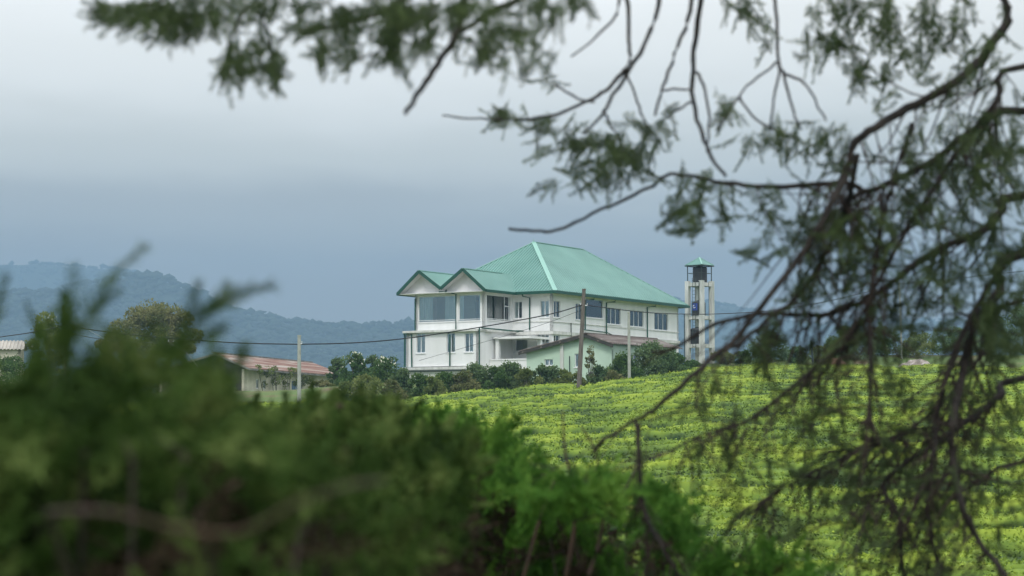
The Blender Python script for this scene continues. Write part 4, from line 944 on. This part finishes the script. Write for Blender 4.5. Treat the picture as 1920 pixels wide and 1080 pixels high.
for c in [(980,222,52,14,13,185), (1050,262,55,32,15,-120), (1115,290,60,40,24,-110), (1180,268,55,42,17,-100), (1105,335,40,26,9,-110), (1195,312,36,34,9,-95), (1050,350,26,12,4,-150), (1240,225,30,24,5,-90), (1020,160,26,12,3,-30),
          (1400,22,40,26,10,-90), (1432,62,20,28,5,-90), (1560,45,60,50,20,-100), (1530,92,36,34,9,-90), (1610,28,80,32,18,-90), (1645,100,56,52,16,-95), (1600,152,24,28,5,-90), (1700,60,90,52,28,-80), (1800,50,80,52,28,-80), (1660,182,26,26,5,-90), (1850,125,50,46,13,-90), (1375,205,28,14,6,-110), (1760,140,50,30,9,-90),
          (1420,262,55,24,9,-110), (1500,262,75,30,18,-90), (1560,292,44,32,9,-90), (1300,338,50,16,5,-120), (1280,388,44,42,13,-120), (1340,370,44,34,9,-110), (1286,420,28,20,6,-120), (1400,385,55,36,11,-100), (1480,440,52,36,11,-105), (1560,430,75,50,20,-95), (1550,492,55,44,15,-100), (1438,480,36,20,7,-150), (1610,480,50,44,13,-90), (1600,530,34,34,8,-90),
          (1750,300,110,50,24,-90), (1850,260,70,50,20,-90), (1880,330,60,60,24,-90), (1780,380,90,46,20,-95), (1700,430,70,50,13,-95), (1850,450,70,54,20,-90), (1900,540,50,70,24,-90), (1885,620,50,55,32,-90), (1760,520,90,50,15,-95), (1700,600,70,50,12,-100), (1445,612,20,34,9,-90), (1435,665,24,32,10,-90),
          (1500,840,90,40,10,-110), (1600,780,100,50,12,-105), (1700,700,90,50,14,-100), (1850,760,70,70,15,-95), (1880,900,60,70,20,-90), (1780,900,70,50,10,-95), (1640,900,80,50,10,-100), (1500,930,80,50,9,-110), (1600,1010,110,50,11,-95), (1885,1030,50,45,13,-90), (1450,1010,60,40,7,-100), (1335,850,55,36,6,-120), (1400,790,50,36,6,-110), (1340,720,40,30,4,-100), (1230,850,30,30,3,-100)]:
    cluster(c[0], c[1], c[2]*1.1, c[3]*1.1, int(c[4]*(.5 if c[1] > 690 else .72 if c[1] > 400 and c[0] < 1720 and c[0] > 1450 else 1.02 if c[1] > 200 and c[0] > 1700 else .95)), 6.1, c[5])
for cx in (2000, 2120, 2260, 2400):        # foliage on the limbs between the frame and the trunk
    for cy_ in (60, 230, 420, 600, 780, 950): cluster(cx, cy_, 80, 60, 9, 6.4, -95)
for P, d in ends:
    for j in range(2, 6):
        if random.random() < (.36 if (P[j].z-CZ)/P[j].y > .06 else .17):
            ln = random.uniform(35, 75)*P[j].y/3742; dd = Vector(d)+Vector((random.gauss(0, .7), random.gauss(0, .5), random.gauss(0, .6))); items.append((loc(P[j]), dd, ln))
V = put_sprays(items, 1); npmesh('foliage', V, np.arange(len(V)).reshape(-1, 4), M['cyp'], cyp)
# crown above the frame, so the tree is whole from beside it
it2 = []
for k in range(260):
    S = upl if k % 2 else None; p = jit(random.choice(upl), .3)+Vector((0, 0, random.uniform(.05, .6))) if S else Vector((TB.x, TB.y, CZ+random.uniform(1.6, 4.4)))+Vector((random.gauss(0, .7), random.gauss(0, .7), 0))
    if p.y > .5 and (p.z-CZ)/p.y < .25: continue
    it2.append((loc(p), (random.gauss(0, 1), random.gauss(0, 1), random.uniform(-1, .3)), random.uniform(.12, .25)))
V = put_sprays(it2); npmesh('crown', V, np.arange(len(V)).reshape(-1, 4), M['cyp'], cyp)

# long drooping twigs on the right
for k in range(34):
    S = random.choice(LIMBS[:10]); p = S[random.randrange(len(S)//6, len(S))]
    if 960+3742*p.x/p.y < 1500: continue
    P = [p.copy()]; d = Vector((random.gauss(-.3, .25), random.gauss(0, .25), -1)).normalized(); L_ = random.uniform(150, 420)*p.y/3742
    for j in range(8): P.append(P[-1]+d*L_/8); d = (d+Vector((random.gauss(0, .14), random.gauss(0, .08), random.gauss(0, .05)))).normalized()
    r0_ = random.uniform(3.5, 7)*p.y/3742/2; q = MB(); q.tube([loc(v) for v in smooth_poly(P, 2)], [r0_*(1-.045*j) for j in range(17)], 6); q.build('twig', M['bark'], cyp, True)
# ---- foreground shrubs
def shrub(name, base_px, Yb, label, mat, spec, twigs, group, wisps=()):
    o = pt(base_px, 900, Yb); o.z = gz(o.x, o.y)-.05
    t = empty(name, o, label=label, cat='shrub', group=group)
    its = []; st = MB(); top_ = Vector((0, 0, 0))
    for (poly, n, Y0, Y1, size, dr, sp) in spec:
        # poly: list of (px, ytop, ybottom)
        cl = []
        for k in range(n):
            if k % 9 == 0 or not cl:
                cx = random.uniform(poly[0][0], poly[-1][0]); cl.append((cx, random.random(), random.uniform(Y0, Y1)))
            c_ = cl[-1]; px = min(poly[-1][0], max(poly[0][0], c_[0]+random.gauss(0, 38*4/Y1))); a = np.interp(px, [p[0] for p in poly], [p[1] for p in poly]); b = np.interp(px, [p[0] for p in poly], [p[2] for p in poly])
            py = a+(b-a)*min(1, abs(c_[1]+random.gauss(0, .07))); yy = min(Y1, max(Y0, c_[2]+random.gauss(0, .08))); an = R(random.gauss(dr, sp)); d = Vector((math.cos(an), random.gauss(-.1, .45), math.sin(an))).normalized(); ln = random.uniform(*size)
            p = pt(px, py, yy)-d*ln*.55; its.append((p-o, d, ln))
            if k % 6 == 0 and n > 200: q0 = Vector((random.gauss(0, .05), random.gauss(0, .05), 0)); e = p-o; st.tube([q0, q0*.4+e*.5+Vector((0, 0, -.08*e.z)), e, e+d*ln*.3], [.006, .004, .0025, .0012], 5)
    inner = []
    poly = spec[0][0]; Y0, Y1, size = spec[0][2], spec[0][3], spec[0][4]
    for k in range(int(spec[0][1]*.55)):
        px = random.uniform(poly[0][0], poly[-1][0]); a = np.interp(px, [p[0] for p in poly], [p[1] for p in poly]); b = poly[0][2]
        py = a+50+(b-a-50)*random.random()**.8; yy = random.uniform(Y0+(Y1-Y0)*.4, Y1+.25) if random.random() < .75 else random.uniform(Y0, Y1)
        d = Vector((random.gauss(0, 1), random.gauss(0, .5), random.gauss(.3, .7))).normalized(); ln = random.uniform(*size)*1.2; inner.append((pt(px, py, yy)-d*ln*.5-o, d, ln))
    V = put_sprays(inner, 1); npmesh('dry_twigs', V, np.arange(len(V)).reshape(-1, 4), M['dry'], t)
    for (pp, w0, w1) in twigs:
        S = smooth_poly([pt(*p)-o for p in pp], 5); n = len(S); q = MB(); q.tube(S, [(w0+(w1-w0)*k/(n-1))*(S[k].y+o.y)/3742/2 for k in range(n)], 8); q.build('branch', M['bark_red'], t, True)
        e = S[0]; st.tube([Vector((e.x*.1-.1, .5, e.z*.3)), Vector((e.x-.06, e.y+.45, e.z-.15)), e], [.012, .008, .8*w0*(S[0].y+o.y)/3742/2], 6)
    st.build('stems', M['bark2'], t, True)
    for (pp, w) in wisps:              # single feathery shoots: a thin stem with sprays leaning forward along it
        S = smooth_poly([pt(*p)-o for p in pp], 5); n = len(S)
        st.tube(S, [.0022*(1-.7*k/(n-1)) for k in range(n)], 5)
        for k in range(2, n):
            d0 = (S[k]-S[k-1]).normalized(); fr = k/(n-1)
            for j in range(3):
                sgn = (-1, 1, 0)[j]; d = (d0+Vector((-d0.z, 0, d0.x))*sgn*random.uniform(.35, .8)+Vector((0, random.gauss(0, .35), 0))).normalized()
                its.append((S[k]-d0*.005, d, w*(1.15-.6*fr)*random.uniform(.7, 1.1)))
    V = put_sprays(its); npmesh('foliage', V, np.arange(len(V)).reshape(-1, 4), M[mat], t)
FG = 'evergreen shrubs in the foreground'
near_poly = [(-260,755,1250), (0,755,1250), (80,748,1250), (150,745,1250), (230,745,1250), (330,750,1250), (420,775,1250), (470,835,1250), (560,860,1250), (680,900,1250), (760,1000,1250)]
shrub('cypress_shrub', 150, 2.3, 'nearest strongly blurred dark green shrub filling the bottom left corner', 'cyp_near',
      [(near_poly, 1150, 2.0, 3.4, (.07, .16), 50, 50), ([(-100,900,1300), (700,1020,1300)], 120, 1.9, 2.6, (.06, .12), 60, 70),
       ([(60,700,780), (200,680,780), (300,670,760), (430,720,780)], 80, 2.2, 2.8, (.05, .09), 65, 40), ([(200,660,700), (290,655,700), (400,670,720)], 10, 2.3, 2.7, (.045, .08), 60, 45),
       ([(75,610,740), (130,580,740)], 26, 2.4, 2.7, (.04, .08), 85, 30),
       ],
      [([(90,960,1.6), (180,958,1.45), (240,966,1.4), (320,988,1.4), (420,1001,1.4), (480,986,1.4), (560,942,1.4), (650,912,1.45), (720,900,1.6)], 11, 7), ([(390,1000,1.4), (370,1040,1.45), (340,1110,1.5)], 13, 10), ([(350,985,2.1), (400,935,2.1), (450,905,2.1)], 12, 8), ([(110,740,2.4), (170,690,2.4), (240,640,2.4)], 16, 8), ([(60,1010,2.2), (150,1000,2.2), (260,1060,2.2)], 18, 12)], FG,
      wisps=[([(118,720,2.4), (128,640,2.4), (136,570,2.4), (140,500,2.4)], .025), ([(140,660,2.4), (170,590,2.4), (215,515,2.4), (272,464,2.4)], .027), ([(165,600,2.45), (195,565,2.45), (225,545,2.45)], .018),
             ([(320,700,2.5), (345,620,2.5), (360,570,2.5), (372,530,2.5)], .022), ([(345,640,2.5), (390,580,2.5), (430,560,2.5), (470,545,2.5), (512,537,2.5)], .026), ([(380,600,2.55), (405,570,2.55), (430,530,2.55)], .022),
             ([(-30,640,2.5), (-10,580,2.5), (12,520,2.5)], .026), ([(60,760,2.4), (50,700,2.4), (60,650,2.4)], .024), ([(230,740,2.4), (250,660,2.4), (290,610,2.4)], .026), ([(280,740,2.4), (320,670,2.4), (380,630,2.4), (420,615,2.4)], .028), ([(180,740,2.4), (190,660,2.4), (205,615,2.4)], .026), ([(400,780,2.5), (440,700,2.5), (460,650,2.5)], .03)])
mid_poly = [(300,800,1150), (470,790,1150), (560,795,1150), (640,785,1150), (700,795,1150), (780,820,1150), (860,840,1150)]
shrub('cypress_shrub', 480, 4.2, 'mid-green blurred shrub behind the nearest one, below the concrete pole', 'cyp_near',
      [(mid_poly, 1400, 3.6, 5.2, (.10, .19), 68, 38), ([(480,765,820), (560,755,820), (760,775,830)], 90, 4, 5, (.06, .11), 80, 25)], [([(640,760,4.2), (560,800,4.2), (470,870,4.2)], 10, 16)], FG)
r_poly = [(660,805,1160), (760,800,1160), (850,805,1160), (930,820,1160), (975,865,1160), (1010,925,1160), (1090,970,1160)]
shrub('cypress_shrub', 850, 7.2, 'bright fresh green shrub with upright feathery shoots at bottom centre', 'cyp_bright',
      [(r_poly, 1150, 6.2, 8.2, (.12, .24), 72, 36), ([(700,785,830), (960,795,840)], 60, 7, 8, (.10, .15), 80, 20)], [([(700,850,7), (740,880,7), (780,960,7)], 8, 10)], FG)
c_poly = [(980,930,1160), (1050,905,1160), (1150,925,1160), (1250,960,1160), (1330,990,1160), (1430,1020,1160), (1520,1080,1160)]
shrub('cypress_shrub', 1180, 6.6, 'loose light green shrub at the bottom edge right of centre', 'cyp_bright',
      [(c_poly, 420, 6, 7.4, (.11, .20), 75, 34), ([(1035,745,800), (1085,745,800)], 0, 5.4, 5.6, (.05,.09), 90, 30), ([(940,810,960), (1050,860,1000), (1200,900,1000), (1300,940,1040)], 110, 5.4, 6, (.08,.15), 90, 60)],
      [([(1060,1090,5.8), (1080,950,5.8), (1060,850,5.8), (1055,770,5.8)], 9, 3), ([(1100,1090,5.9), (1130,980,5.9), (1120,860,5.9), (1090,800,5.9)], 8, 3), ([(980,1090,5.8), (1010,980,5.8), (1040,900,5.8)], 8, 3)], FG)
